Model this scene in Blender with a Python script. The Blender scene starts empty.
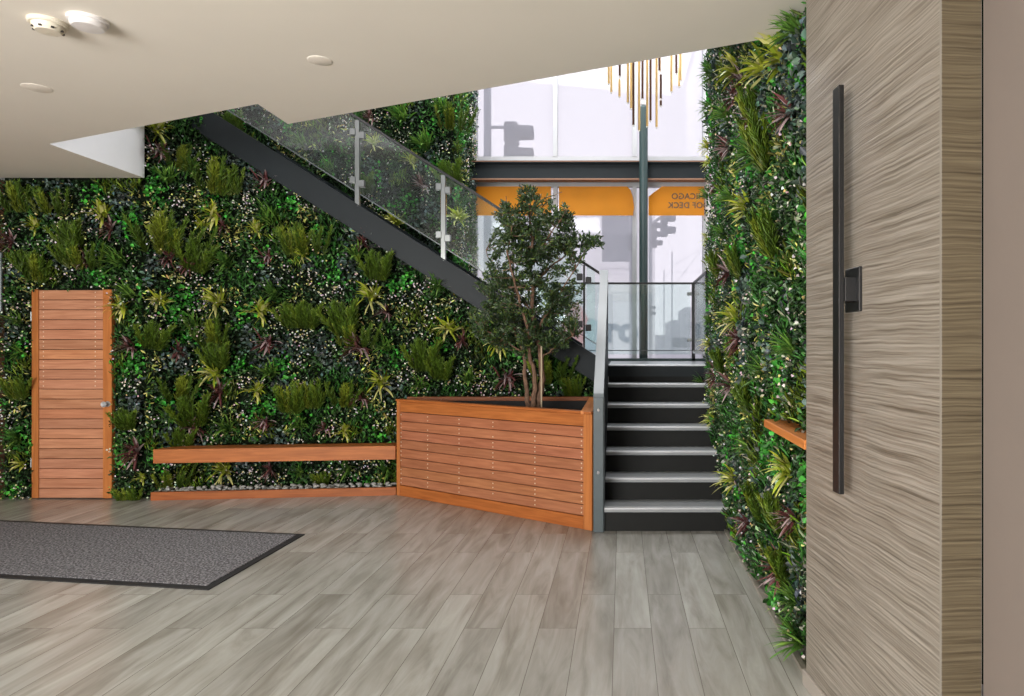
import bpy, math, random
import numpy as np
from mathutils import Vector, Matrix

SC = bpy.context.scene
COL = SC.collection
R = math.radians
random.seed(7)

# ------------------------------------------------------------------ camera
EYE, F, CX, CY = 1.476, 671.0, 622.0, 345.0
cam_d = bpy.data.cameras.new('camera')
cam_d.sensor_width = 36.0
cam_d.lens = 36.0 * F / 1024.0
cam_d.shift_x = -(CX - 512.0) / 1024.0
cam_d.shift_y = (CY - 348.0) / 1024.0
cam_d.clip_start = 0.05
cam_d.clip_end = 500
cam = bpy.data.objects.new('camera', cam_d)
cam.location = (0, 0, EYE)
cam.rotation_euler = (R(90), 0, 0)
COL.objects.link(cam)
SC.camera = cam

# ------------------------------------------------------------------ world, lights, exposure
SC.view_settings.view_transform = 'Standard'
SC.view_settings.look = 'None'
SC.view_settings.gamma = 1.0
SC.view_settings.use_curve_mapping = False
SC.view_settings.exposure = 0.2
SC.cycles.use_denoising = True
SC.cycles.max_bounces = 10
SC.cycles.diffuse_bounces = 5
SC.cycles.transparent_max_bounces = 24
SC.cycles.sample_clamp_indirect = 6.0
SC.cycles.caustics_reflective = False
SC.cycles.caustics_refractive = False

world = bpy.data.worlds.new('overcast sky')
SC.world = world
world.use_nodes = True
wbg = world.node_tree.nodes['Background']
wbg.inputs['Color'].default_value = (0.90, 0.865, 0.93, 1)
wbg.inputs['Strength'].default_value = 1.32


def area_light(name, loc, aim, sx, sy, power, color=(1, 1, 1), spread=180):
    d = bpy.data.lights.new(name, 'AREA')
    d.shape = 'RECTANGLE'
    d.size, d.size_y = sx, sy
    d.energy = power
    d.color = color
    d.spread = R(spread)
    o = bpy.data.objects.new(name, d)
    o.location = loc
    o.rotation_euler = (Vector(aim) - Vector(loc)).to_track_quat('-Z', 'Z').to_euler()
    COL.objects.link(o)
    return o


# daylight entering through the street windows behind the viewer, lower and upper storey,
# plus a fill light added under the roof to brighten the stairwell
area_light('street_window_daylight', (-3.7, -3.3, 1.45), (-2.4, 6.0, 3.6), 4.4, 2.3, 720, (1.0, 0.985, 0.965))
area_light('upper_window_daylight', (-3.25, -3.3, 5.2), (-2.0, 8.0, 4.2), 5.1, 1.6, 200, (0.97, 0.97, 1.0))
area_light('stairwell_fill_light', (-1.2, 7.3, 6.2), (-1.3, 6.9, 0.0), 4.6, 3.4, 420, (0.97, 0.98, 1.0))


# ------------------------------------------------------------------ materials
def new_mat(name):
    m = bpy.data.materials.new(name)
    m.use_nodes = True
    nt = m.node_tree
    return m, nt, nt.nodes['Principled BSDF']


def N(nt, kind, **kw):
    n = nt.nodes.new(kind)
    for k, v in kw.items():
        setattr(n, k, v)
    return n


def rgb(r, g, b):
    f = lambda c: (c / 255 / 12.92) if c <= 10 else ((c / 255 + 0.055) / 1.055) ** 2.4
    return (f(r), f(g), f(b), 1.0)


def ramp(nt, stops):
    n = N(nt, 'ShaderNodeValToRGB')
    cr = n.color_ramp
    while len(cr.elements) < len(stops):
        cr.elements.new(0.5)
    for e, (p, c) in zip(cr.elements, stops):
        e.position = p
        e.color = c if len(c) == 4 else (*c, 1)
    return n


def plain(name, color, rough=0.5, metal=0.0, noise=0.06, nscale=8.0, bump=0.0, bscale=200.0, spec=0.5):
    m, nt, p = new_mat(name)
    tc = N(nt, 'ShaderNodeTexCoord')
    nz = N(nt, 'ShaderNodeTexNoise')
    nz.inputs['Scale'].default_value = nscale
    nz.inputs['Detail'].default_value = 4
    nt.links.new(tc.outputs['Object'], nz.inputs['Vector'])
    c = Vector(color[:3])
    rp = ramp(nt, [(0.3, tuple(c * (1 - noise))), (0.7, tuple(c * (1 + noise)))])
    nt.links.new(nz.outputs['Fac'], rp.inputs['Fac'])
    nt.links.new(rp.outputs['Color'], p.inputs['Base Color'])
    p.inputs['Roughness'].default_value = rough
    p.inputs['Metallic'].default_value = metal
    p.inputs['Specular IOR Level'].default_value = spec
    if bump:
        n2 = N(nt, 'ShaderNodeTexNoise')
        n2.inputs['Scale'].default_value = bscale
        nt.links.new(tc.outputs['Object'], n2.inputs['Vector'])
        b = N(nt, 'ShaderNodeBump')
        b.inputs['Strength'].default_value = bump
        b.inputs['Distance'].default_value = 0.01
        nt.links.new(n2.outputs['Fac'], b.inputs['Height'])
        nt.links.new(b.outputs['Normal'], p.inputs['Normal'])
    return m


def wood(name, dark, light, rough=0.5, axis='X'):
    """grain runs along the given object axis; the board-to-board change comes from the Tint attribute"""
    m, nt, p = new_mat(name)
    tc = N(nt, 'ShaderNodeTexCoord')
    mp = N(nt, 'ShaderNodeMapping')
    mp.inputs['Scale'].default_value = {'X': (2.0, 2.0, 30), 'Y': (22, 1.2, 22), 'Z': (22, 22, 1.2)}[axis]
    nt.links.new(tc.outputs['Object'], mp.inputs['Vector'])
    at = N(nt, 'ShaderNodeAttribute', attribute_name='Tint')
    add = N(nt, 'ShaderNodeVectorMath', operation='MULTIPLY_ADD')
    add.inputs[1].default_value = (37, 37, 37)
    nt.links.new(at.outputs['Color'], add.inputs[0])
    nt.links.new(mp.outputs['Vector'], add.inputs[2])
    nz = N(nt, 'ShaderNodeTexNoise')
    nz.inputs['Scale'].default_value = 1.6
    nz.inputs['Detail'].default_value = 6
    nz.inputs['Distortion'].default_value = 0.6
    nt.links.new(add.outputs['Vector'], nz.inputs['Vector'])
    rp = ramp(nt, [(0.3, dark), (0.7, light)])
    nt.links.new(nz.outputs['Fac'], rp.inputs['Fac'])
    mx = N(nt, 'ShaderNodeMix', data_type='RGBA', blend_type='MULTIPLY')
    mx.inputs['Factor'].default_value = 1.0
    nt.links.new(rp.outputs['Color'], mx.inputs['A'])
    nt.links.new(at.outputs['Color'], mx.inputs['B'])
    nt.links.new(mx.outputs['Result'], p.inputs['Base Color'])
    p.inputs['Roughness'].default_value = rough
    p.inputs['Specular IOR Level'].default_value = 0.28
    b = N(nt, 'ShaderNodeBump')
    b.inputs['Strength'].default_value = 0.12
    b.inputs['Distance'].default_value = 0.004
    nt.links.new(nz.outputs['Fac'], b.inputs['Height'])
    nt.links.new(b.outputs['Normal'], p.inputs['Normal'])
    return m


def leaf_mat(name, rough=0.45, trans=0.18):
    m, nt, p = new_mat(name)
    at = N(nt, 'ShaderNodeAttribute', attribute_name='Tint')
    nt.links.new(at.outputs['Color'], p.inputs['Base Color'])
    p.inputs['Roughness'].default_value = rough
    p.inputs['Specular IOR Level'].default_value = 0.35
    tr = N(nt, 'ShaderNodeBsdfTranslucent')
    nt.links.new(at.outputs['Color'], tr.inputs['Color'])
    mx = N(nt, 'ShaderNodeMixShader')
    mx.inputs['Fac'].default_value = trans
    nt.links.new(p.outputs[0], mx.inputs[1])
    nt.links.new(tr.outputs[0], mx.inputs[2])
    nt.links.new(mx.outputs[0], nt.nodes['Material Output'].inputs['Surface'])
    return m


def glass_mat(name, tint, glare_veil=0.0, gloss=1.0):
    m, nt, p = new_mat(name)
    nt.nodes.remove(p)
    t = N(nt, 'ShaderNodeBsdfTransparent')
    t.inputs['Color'].default_value = (*tint, 1)
    cur = t
    if glare_veil:  # translucent veil that imitates glare over the view outside
        tl = N(nt, 'ShaderNodeBsdfTranslucent')
        tl.inputs['Color'].default_value = (0.97, 0.97, 0.99, 1)
        mx = N(nt, 'ShaderNodeMixShader')
        mx.inputs['Fac'].default_value = glare_veil
        nt.links.new(t.outputs[0], mx.inputs[1])
        nt.links.new(tl.outputs[0], mx.inputs[2])
        cur = mx
    g = N(nt, 'ShaderNodeBsdfGlossy')
    g.inputs['Roughness'].default_value = 0.0
    fr = N(nt, 'ShaderNodeFresnel')
    fr.inputs['IOR'].default_value = 1.5
    ml = N(nt, 'ShaderNodeMath', operation='MULTIPLY', use_clamp=True)
    ml.inputs[1].default_value = gloss
    nt.links.new(fr.outputs[0], ml.inputs[0])
    m2 = N(nt, 'ShaderNodeMixShader')
    nt.links.new(ml.outputs[0], m2.inputs['Fac'])
    nt.links.new(cur.outputs[0], m2.inputs[1])
    nt.links.new(g.outputs[0], m2.inputs[2])
    nt.links.new(m2.outputs[0], nt.nodes['Material Output'].inputs['Surface'])
    return m


def floor_mat():
    m, nt, p = new_mat('grey oak laminate')
    L = nt.links.new
    tc = N(nt, 'ShaderNodeTexCoord')
    sp = N(nt, 'ShaderNodeSeparateXYZ')
    L(tc.outputs['Object'], sp.inputs[0])
    ax = N(nt, 'ShaderNodeMath', operation='ADD')
    ax.inputs[1].default_value = 0.042 + 0.195 * 60
    L(sp.outputs['X'], ax.inputs[0])
    cb = N(nt, 'ShaderNodeCombineXYZ')
    ay = N(nt, 'ShaderNodeMath', operation='ADD')
    ay.inputs[1].default_value = 20.35
    L(sp.outputs['Y'], ay.inputs[0])
    L(ay.outputs[0], cb.inputs['X'])
    L(ax.outputs[0], cb.inputs['Y'])
    br = N(nt, 'ShaderNodeTexBrick')
    br.offset = 0.37
    br.offset_frequency = 2
    br.squash = 1.0
    br.inputs['Scale'].default_value = 1.0
    br.inputs['Brick Width'].default_value = 1.28
    br.inputs['Row Height'].default_value = 0.195
    br.inputs['Mortar Size'].default_value = 0.0014
    br.inputs['Mortar Smooth'].default_value = 0.2
    br.inputs['Bias'].default_value = 0.0
    br.inputs['Color1'].default_value = (0.0, 0.0, 0.0, 1)
    br.inputs['Color2'].default_value = (1, 1, 1, 1)
    br.inputs['Mortar'].default_value = (0.5, 0.5, 0.5, 1)
    L(cb.outputs[0], br.inputs['Vector'])
    # grain, moved along by the board's own random value
    off = N(nt, 'ShaderNodeVectorMath', operation='MULTIPLY_ADD')
    off.inputs[1].default_value = (31, 17, 5)
    L(br.outputs['Color'], off.inputs[0])
    mp = N(nt, 'ShaderNodeMapping')
    mp.inputs['Scale'].default_value = (11, 1.3, 1)
    L(tc.outputs['Object'], mp.inputs['Vector'])
    L(mp.outputs[0], off.inputs[2])
    nz = N(nt, 'ShaderNodeTexNoise')
    nz.inputs['Scale'].default_value = 1.0
    nz.inputs['Detail'].default_value = 7
    nz.inputs['Roughness'].default_value = 0.6
    nz.inputs['Distortion'].default_value = 0.9
    L(off.outputs[0], nz.inputs['Vector'])
    grain = ramp(nt, [(0.30, rgb(134, 131, 125)), (0.48, rgb(157, 156, 150)), (0.68, rgb(173, 173, 168))])
    L(nz.outputs['Fac'], grain.inputs['Fac'])
    # smoky brown patches stretched along the boards
    mp2 = N(nt, 'ShaderNodeMapping')
    mp2.inputs['Scale'].default_value = (5.5, 1.3, 1)
    L(tc.outputs['Object'], mp2.inputs['Vector'])
    off2 = N(nt, 'ShaderNodeVectorMath', operation='MULTIPLY_ADD')
    off2.inputs[1].default_value = (7, 11, 3)
    L(br.outputs['Color'], off2.inputs[0])
    L(mp2.outputs[0], off2.inputs[2])
    n2 = N(nt, 'ShaderNodeTexNoise')
    n2.inputs['Scale'].default_value = 1.0
    n2.inputs['Detail'].default_value = 3
    L(off2.outputs[0], n2.inputs['Vector'])
    pr = ramp(nt, [(0.52, (0, 0, 0)), (0.72, (1, 1, 1))])
    L(n2.outputs['Fac'], pr.inputs['Fac'])
    mx = N(nt, 'ShaderNodeMix', data_type='RGBA', blend_type='MIX')
    L(pr.outputs[0], mx.inputs['Factor'])
    L(grain.outputs[0], mx.inputs['A'])
    mx.inputs['B'].default_value = rgb(100, 91, 80)
    mxs = N(nt, 'ShaderNodeMix', data_type='RGBA', blend_type='MIX')
    mxs.inputs['Factor'].default_value = 0.45
    L(grain.outputs[0], mxs.inputs['A'])
    L(mx.outputs['Result'], mxs.inputs['B'])
    tone = ramp(nt, [(0.0, (0.84, 0.83, 0.82)), (1.0, (1.06, 1.06, 1.05))])
    L(br.outputs['Color'], tone.inputs['Fac'])
    mu = N(nt, 'ShaderNodeMix', data_type='RGBA', blend_type='MULTIPLY')
    mu.inputs['Factor'].default_value = 1.0
    L(mxs.outputs['Result'], mu.inputs['A'])
    L(tone.outputs[0], mu.inputs['B'])
    seam = N(nt, 'ShaderNodeMix', data_type='RGBA', blend_type='MIX')
    L(br.outputs['Fac'], seam.inputs['Factor'])
    L(mu.outputs['Result'], seam.inputs['A'])
    seam.inputs['B'].default_value = rgb(84, 78, 70)
    L(seam.outputs['Result'], p.inputs['Base Color'])
    p.inputs['Roughness'].default_value = 0.27
    b = N(nt, 'ShaderNodeBump')
    b.inputs['Strength'].default_value = 0.05
    b.inputs['Distance'].default_value = 0.003
    L(nz.outputs['Fac'], b.inputs['Height'])
    L(b.outputs[0], p.inputs['Normal'])
    return m


def ripple_mat(name='rippled taupe laminate', k=(1, 1, 1)):
    """carved horizontal ripple laminate; lines run level along the panel"""
    m, nt, p = new_mat(name)
    L = nt.links.new
    tc = N(nt, 'ShaderNodeTexCoord')
    w = N(nt, 'ShaderNodeTexNoise')
    w.inputs['Scale'].default_value = 5.0
    w.inputs['Detail'].default_value = 2
    L(tc.outputs['Object'], w.inputs['Vector'])
    sc = N(nt, 'ShaderNodeVectorMath', operation='MULTIPLY_ADD')
    sc.inputs[1].default_value = (0, 0, 0.018)
    L(w.outputs['Color'], sc.inputs[0])
    L(tc.outputs['Object'], sc.inputs[2])
    mp = N(nt, 'ShaderNodeMapping')
    mp.inputs['Scale'].default_value = (1.9, 1.9, 125)
    L(sc.outputs[0], mp.inputs['Vector'])
    nz = N(nt, 'ShaderNodeTexNoise')
    nz.inputs['Scale'].default_value = 1.0
    nz.inputs['Detail'].default_value = 3.0
    nz.inputs['Roughness'].default_value = 0.55
    L(mp.outputs[0], nz.inputs['Vector'])
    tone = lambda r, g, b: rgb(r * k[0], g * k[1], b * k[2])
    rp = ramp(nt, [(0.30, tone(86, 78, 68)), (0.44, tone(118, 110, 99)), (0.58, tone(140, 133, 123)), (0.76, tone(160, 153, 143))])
    L(nz.outputs['Fac'], rp.inputs['Fac'])
    L(rp.outputs[0], p.inputs['Base Color'])
    b = N(nt, 'ShaderNodeBump')
    b.inputs['Strength'].default_value = 0.5
    b.inputs['Distance'].default_value = 0.005
    L(nz.outputs['Fac'], b.inputs['Height'])
    L(b.outputs[0], p.inputs['Normal'])
    p.inputs['Roughness'].default_value = 0.32
    return m


def brick_mat():
    m, nt, p = new_mat('old brown brick')
    L = nt.links.new
    tc = N(nt, 'ShaderNodeTexCoord')
    sp = N(nt, 'ShaderNodeSeparateXYZ')
    L(tc.outputs['Object'], sp.inputs[0])
    cb = N(nt, 'ShaderNodeCombineXYZ')
    ad = N(nt, 'ShaderNodeMath', operation='ADD')
    L(sp.outputs['X'], ad.inputs[0])
    L(sp.outputs['Y'], ad.inputs[1])
    L(ad.outputs[0], cb.inputs['X'])
    L(sp.outputs['Z'], cb.inputs['Y'])
    br = N(nt, 'ShaderNodeTexBrick')
    br.inputs['Scale'].default_value = 1
    br.inputs['Brick Width'].default_value = 0.22
    br.inputs['Row Height'].default_value = 0.085
    br.inputs['Mortar Size'].default_value = 0.006
    br.inputs['Color1'].default_value = rgb(120, 82, 58)
    br.inputs['Color2'].default_value = rgb(84, 58, 44)
    br.inputs['Mortar'].default_value = rgb(120, 108, 92)
    L(cb.outputs[0], br.inputs['Vector'])
    L(br.outputs['Color'], p.inputs['Base Color'])
    p.inputs['Roughness'].default_value = 0.8
    return m


def mat_carpet():
    m, nt, p = new_mat('grey looped carpet')
    tc = N(nt, 'ShaderNodeTexCoord')
    nz = N(nt, 'ShaderNodeTexNoise')
    nz.inputs['Scale'].default_value = 75
    nz.inputs['Detail'].default_value = 5
    nt.links.new(tc.outputs['Object'], nz.inputs['Vector'])
    rp = ramp(nt, [(0.38, rgb(52, 50, 52)), (0.5, rgb(92, 91, 94)), (0.62, rgb(138, 137, 140))])
    nt.links.new(nz.outputs['Fac'], rp.inputs['Fac'])
    nt.links.new(rp.outputs[0], p.inputs['Base Color'])
    p.inputs['Roughness'].default_value = 0.95
    b = N(nt, 'ShaderNodeBump')
    b.inputs['Strength'].default_value = 0.5
    b.inputs['Distance'].default_value = 0.004
    nt.links.new(nz.outputs['Fac'], b.inputs['Height'])
    nt.links.new(b.outputs[0], p.inputs['Normal'])
    return m


def siding_mat():
    m, nt, p = new_mat('white lap siding')
    tc = N(nt, 'ShaderNodeTexCoord')
    wv = N(nt, 'ShaderNodeTexWave', wave_type='BANDS', bands_direction='Z', wave_profile='SAW')
    wv.inputs['Scale'].default_value = 1.2
    nt.links.new(tc.outputs['Object'], wv.inputs['Vector'])
    rp = ramp(nt, [(0.0, (0.60, 0.60, 0.62)), (0.12, (0.86, 0.85, 0.86)), (1.0, (0.88, 0.87, 0.88))])
    nt.links.new(wv.outputs['Fac'], rp.inputs['Fac'])
    nt.links.new(rp.outputs[0], p.inputs['Base Color'])
    p.inputs['Roughness'].default_value = 0.6
    return m


def vinyl_mat(name, c):
    m, nt, p = new_mat(name)
    tc = N(nt, 'ShaderNodeTexCoord')
    nz = N(nt, 'ShaderNodeTexNoise')
    nz.inputs['Scale'].default_value = 3
    nt.links.new(tc.outputs['Object'], nz.inputs['Vector'])
    c = Vector(c[:3])
    rp = ramp(nt, [(0.3, tuple(c * 0.94)), (0.7, tuple(c * 1.05))])
    nt.links.new(nz.outputs['Fac'], rp.inputs['Fac'])
    nt.links.new(rp.outputs[0], p.inputs['Base Color'])
    p.inputs['Roughness'].default_value = 0.5
    tr = N(nt, 'ShaderNodeBsdfTranslucent')
    nt.links.new(rp.outputs[0], tr.inputs['Color'])
    mx = N(nt, 'ShaderNodeMixShader')
    mx.inputs['Fac'].default_value = 0.8
    nt.links.new(p.outputs[0], mx.inputs[1])
    nt.links.new(tr.outputs[0], mx.inputs[2])
    nt.links.new(mx.outputs[0], nt.nodes['Material Output'].inputs['Surface'])
    return m


M = dict(
    floor=floor_mat(),
    ceiling=plain('warm white ceiling paint', rgb(236, 229, 217), 0.7, noise=0.015, nscale=1.5),
    white=plain('white wall paint', rgb(232, 231, 232), 0.6, noise=0.01),
    beige=plain('greige wall paint', rgb(120, 110, 103), 0.6, noise=0.02, nscale=2),
    base=plain('white skirting paint', rgb(150, 143, 134), 0.5, noise=0.02),
    backing=plain('dark green plant backing', (0.006, 0.010, 0.005, 1), 0.95, noise=0.3, spec=0.05),
    steel=plain('dark grey painted steel', rgb(24, 31, 34), 0.5, spec=0.22, noise=0.08, nscale=5),
    guard=plain('grey painted guard steel', rgb(92, 99, 101), 0.33, noise=0.06, nscale=5),
    column=plain('dark teal painted steel', rgb(48, 66, 66), 0.35, noise=0.05),
    step=plain('grey stair surface', rgb(140, 143, 145), 0.3, noise=0.06),
    tread=plain('black rubber stair', rgb(15, 16, 14), 0.6, noise=0.15, nscale=14, bump=0.1, spec=0.25),
    nosing=plain('brushed aluminium nosing', rgb(196, 198, 200), 0.38, 0.35, noise=0.05),
    stainless=plain('stainless steel', rgb(128, 131, 130), 0.3, 0.75, noise=0.05),
    black=plain('black powder coat', rgb(22, 22, 23), 0.32, noise=0.05),
    blackrub=plain('black rubber edge', rgb(14, 14, 15), 0.7),
    chrome=plain('polished chrome', rgb(200, 200, 200), 0.12, 1.0),
    cedar=wood('oiled cedar', rgb(140, 86, 58), rgb(170, 112, 80)),
    honey=wood('honey cedar board', rgb(142, 80, 36), rgb(176, 106, 54)),
    honeyY=wood('honey cedar board lengthwise', rgb(164, 98, 48), rgb(196, 128, 72), axis='Y'),
    honeyZ=wood('honey cedar post', rgb(150, 86, 42), rgb(180, 112, 60), axis='Z'),
    doorwood=wood('pale door cedar', rgb(160, 106, 78), rgb(188, 134, 104)),
    screw=plain('pale screw heads', rgb(226, 214, 190), 0.3, 0.3),
    soil=plain('dark potting soil', rgb(30, 25, 21), 0.95, noise=0.4, nscale=30, bump=0.6, bscale=60),
    bark=plain('reddish tree bark', rgb(108, 82, 64), 0.8, noise=0.35, nscale=26, bump=0.7, bscale=45),
    stake=plain('pale cane', rgb(186, 170, 142), 0.6),
    leaf=leaf_mat('artificial leaves'),
    treeleaf=leaf_mat('tree leaves', 0.38, 0.22),
    ripple=ripple_mat(),
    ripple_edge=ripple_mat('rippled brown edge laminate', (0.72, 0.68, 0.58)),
    brick=brick_mat(),
    carpet=mat_carpet(),
    glass=glass_mat('clear railing glass', (0.90, 0.96, 0.94), 0.0, 0.85),
    winglass=glass_mat('glare-veiled window glass', (0.97, 0.97, 0.985), 0.30, 0.8),  # veil in the pane stands in for overexposure glare outdoors
    frame=plain('light grey window frame', rgb(168, 170, 172), 0.45, noise=0.03),
    siding=siding_mat(),
    street=plain('pale wet pavement', rgb(190, 190, 194), 0.5, noise=0.05, nscale=0.4),
    orange=vinyl_mat('orange vinyl', rgb(255, 200, 84)),
    lettering=plain('brown lettering', rgb(96, 74, 52), 0.6),
    signal=plain('hazy blue signal housing', rgb(48, 64, 78), 0.5),  # blue tint puts the outdoor haze into the housing colour
    polegrey=plain('galvanised pole', rgb(120, 128, 138), 0.5),
    darkwin=plain('grey window pane', rgb(62, 76, 92), 0.2),
    cityblock=plain('hazy grey concrete', rgb(170, 172, 180), 0.8, noise=0.12, nscale=0.5),
    pinkpaint=plain('faded pink mural paint', rgb(206, 96, 84), 0.7, noise=0.2, nscale=1.5),
    bluepaint=plain('blue grey mural paint', rgb(20, 80, 110), 0.7),
    redwall=plain('hazy red brick', rgb(170, 130, 126), 0.8, noise=0.15, nscale=1),
    brass=plain('brushed brass', rgb(205, 172, 112), 0.28, 0.9, noise=0.06),
    bronze=plain('dark bronze', rgb(74, 50, 34), 0.3, 0.7, noise=0.06),
    lens=plain('frosted lamp tip', rgb(240, 236, 225), 0.4),
    plastic=plain('ivory plastic', rgb(222, 214, 196), 0.4, noise=0.02),
    plastic2=plain('white plastic', rgb(226, 222, 220), 0.35, noise=0.02),
    pebble=plain('grey river stone', rgb(150, 150, 146), 0.6, noise=0.35, nscale=30),
    paintring=plain('painted cover plate', rgb(238, 230, 218), 0.55),
    curb=plain('grey metal edging', rgb(138, 132, 122), 0.45, 0.1),
)


# ------------------------------------------------------------------ mesh helpers
class MB:
    """collects shapes; build() links them as one mesh object"""

    def __init__(self):
        self.v, self.f, self.mi, self.t, self.sm = [], [], [], [], []

    def add(self, vs, fs, mi=0, tint=(1, 1, 1), smooth=False):
        o = len(self.v)
        self.v += [tuple(v) for v in vs]
        for f in fs:
            self.f.append(tuple(i + o for i in f))
            self.mi.append(mi)
            self.t.append(tint)
            self.sm.append(smooth)
        return self

    def box(self, a, b, mi=0, tint=(1, 1, 1), mat=None, bev=0.0):
        x0, y0, z0 = (min(p, q) for p, q in zip(a, b))
        x1, y1, z1 = (max(p, q) for p, q in zip(a, b))
        if bev > 0:
            return self.bevbox((x0, y0, z0), (x1, y1, z1), bev, mi, tint, mat)
        vs = [(x0, y0, z0), (x1, y0, z0), (x1, y1, z0), (x0, y1, z0), (x0, y0, z1), (x1, y0, z1), (x1, y1, z1), (x0, y1, z1)]
        if mat:
            vs = [mat @ Vector(v) for v in vs]
        return self.add(vs, [(3, 2, 1, 0), (4, 5, 6, 7), (0, 1, 5, 4), (1, 2, 6, 5), (2, 3, 7, 6), (3, 0, 4, 7)], mi, tint)

    def bevbox(self, a, b, e, mi, tint, mat):
        x0, y0, z0 = a
        x1, y1, z1 = b
        e = min(e, (x1 - x0) / 3, (y1 - y0) / 3, (z1 - z0) / 3)
        import bmesh
        bm = bmesh.new()
        bmesh.ops.create_cube(bm, size=1.0)
        for v in bm.verts:
            v.co = Vector((x0 + (v.co.x + .5) * (x1 - x0), y0 + (v.co.y + .5) * (y1 - y0), z0 + (v.co.z + .5) * (z1 - z0)))
        bmesh.ops.bevel(bm, geom=list(bm.edges), offset=e, segments=1, affect='EDGES')
        if mat:
            bm.transform(mat)
        bm.verts.index_update()
        vs = [v.co.copy() for v in bm.verts]
        fs = [[v.index for v in f.verts] for f in bm.faces]
        bm.free()
        return self.add(vs, fs, mi, tint)

    def prism(self, pts, lo, hi, axis='Z', mi=0, tint=(1, 1, 1), mat=None):
        """pts: polygon in the plane across the axis (XY for Z, XZ for Y, YZ for X)"""
        put = {'Z': lambda p, h: (p[0], p[1], h), 'Y': lambda p, h: (p[0], h, p[1]), 'X': lambda p, h: (h, p[0], p[1])}[axis]
        n = len(pts)
        vs = [put(p, lo) for p in pts] + [put(p, hi) for p in pts]
        if mat:
            vs = [mat @ Vector(v) for v in vs]
        fs = [tuple(range(n))[::-1], tuple(range(n, 2 * n))]
        fs += [(i, (i + 1) % n, n + (i + 1) % n, n + i) for i in range(n)]
        return self.add(vs, fs, mi, tint)

    def tube(self, pts, rad, seg=8, mi=0, tint=(1, 1, 1), caps=True):
        pts = [Vector(p) for p in pts]
        rs = rad if isinstance(rad, (list, tuple)) else [rad] * len(pts)
        vs, fs = [], []
        up = None
        for i, p in enumerate(pts):
            d = (pts[min(i + 1, len(pts) - 1)] - pts[max(i - 1, 0)]).normalized()
            if up is None:
                up = d.orthogonal().normalized()
            up = (up - d * up.dot(d))
            up = up.normalized() if up.length > 1e-6 else d.orthogonal().normalized()
            sd = d.cross(up)
            for k in range(seg):
                a = 2 * math.pi * k / seg
                vs.append(p + (up * math.cos(a) + sd * math.sin(a)) * rs[i])
        for i in range(len(pts) - 1):
            for k in range(seg):
                a, b = i * seg + k, i * seg + (k + 1) % seg
                fs.append((a, b, b + seg, a + seg))
        if caps:
            fs.append(tuple(range(seg))[::-1])
            fs.append(tuple(range((len(pts) - 1) * seg, len(pts) * seg)))
        return self.add(vs, fs, mi, tint, True)

    def lathe(self, prof, seg=32, center=(0, 0, 0), mi=0, flip=False):
        vs, fs = [], []
        for r, z in prof:
            for k in range(seg):
                a = 2 * math.pi * k / seg
                vs.append((center[0] + r * math.cos(a), center[1] + r * math.sin(a), center[2] + z))
        for i in range(len(prof) - 1):
            for k in range(seg):
                a, b = i * seg + k, i * seg + (k + 1) % seg
                fs.append((a, b, b + seg, a + seg) if not flip else (a, a + seg, b + seg, b))
        fs.append(tuple(range(seg)))
        fs.append(tuple(range((len(prof) - 1) * seg, len(prof) * seg)))
        return self.add(vs, fs, mi, (1, 1, 1), True)

    def build(self, name, mats, parent=None, sharp=True):
        me = bpy.data.meshes.new(name)
        off = Vector(parent_origin(parent)) if parent else Vector((0, 0, 0))
        me.from_pydata([tuple(Vector(v) - off) for v in self.v], [], self.f)
        mats = mats if isinstance(mats, (list, tuple)) else [mats]
        for m in mats:
            me.materials.append(m)
        me.polygons.foreach_set('material_index', self.mi)
        me.polygons.foreach_set('use_smooth', self.sm)
        ca = me.color_attributes.new('Tint', 'FLOAT_COLOR', 'CORNER')
        buf = []
        for p in me.polygons:
            t = self.t[p.index]
            buf += [t[0], t[1], t[2], 1.0] * p.loop_total
        ca.data.foreach_set('color', buf)
        me.update()
        if sharp and any(self.sm):
            me.set_sharp_from_angle(angle=R(40))
        o = bpy.data.objects.new(name, me)
        COL.objects.link(o)
        if parent:
            o.parent = parent
        return o


def parent_origin(p):
    v = Vector(p.location)
    while p.parent:
        p = p.parent
        v += Vector(p.location)
    return v


def tag(o, label=None, cat=None, group=None, kind=None):
    for k, v in (('label', label), ('category', cat), ('group', group), ('kind', kind)):
        if v:
            o[k] = v
    return o


def thing(name, loc, label, cat, group=None, kind=None):
    o = bpy.data.objects.new(name, None)
    o.empty_display_size = 0.1
    o.location = loc
    COL.objects.link(o)
    return tag(o, label, cat, group, kind)


def struct(name, mb, mats, label=None):
    return tag(mb.build(name, mats), label, None, None, 'structure')


def rt(a=0.06, b=1.0):
    """a board's own tone"""
    k = b + random.uniform(-a, a)
    return (k, k * random.uniform(0.97, 1.03), k * random.uniform(0.96, 1.04))


def X_at(px, Y):
    return (px - CX) * Y / F


def Z_at(py, Y):
    return EYE - (py - CY) * Y / F


# ------------------------------------------------------------------ numpy leaf and blade meshes
rng = np.random.default_rng(11)


def unit(a):
    return a / np.maximum(np.linalg.norm(a, axis=1, keepdims=True), 1e-9)


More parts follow.
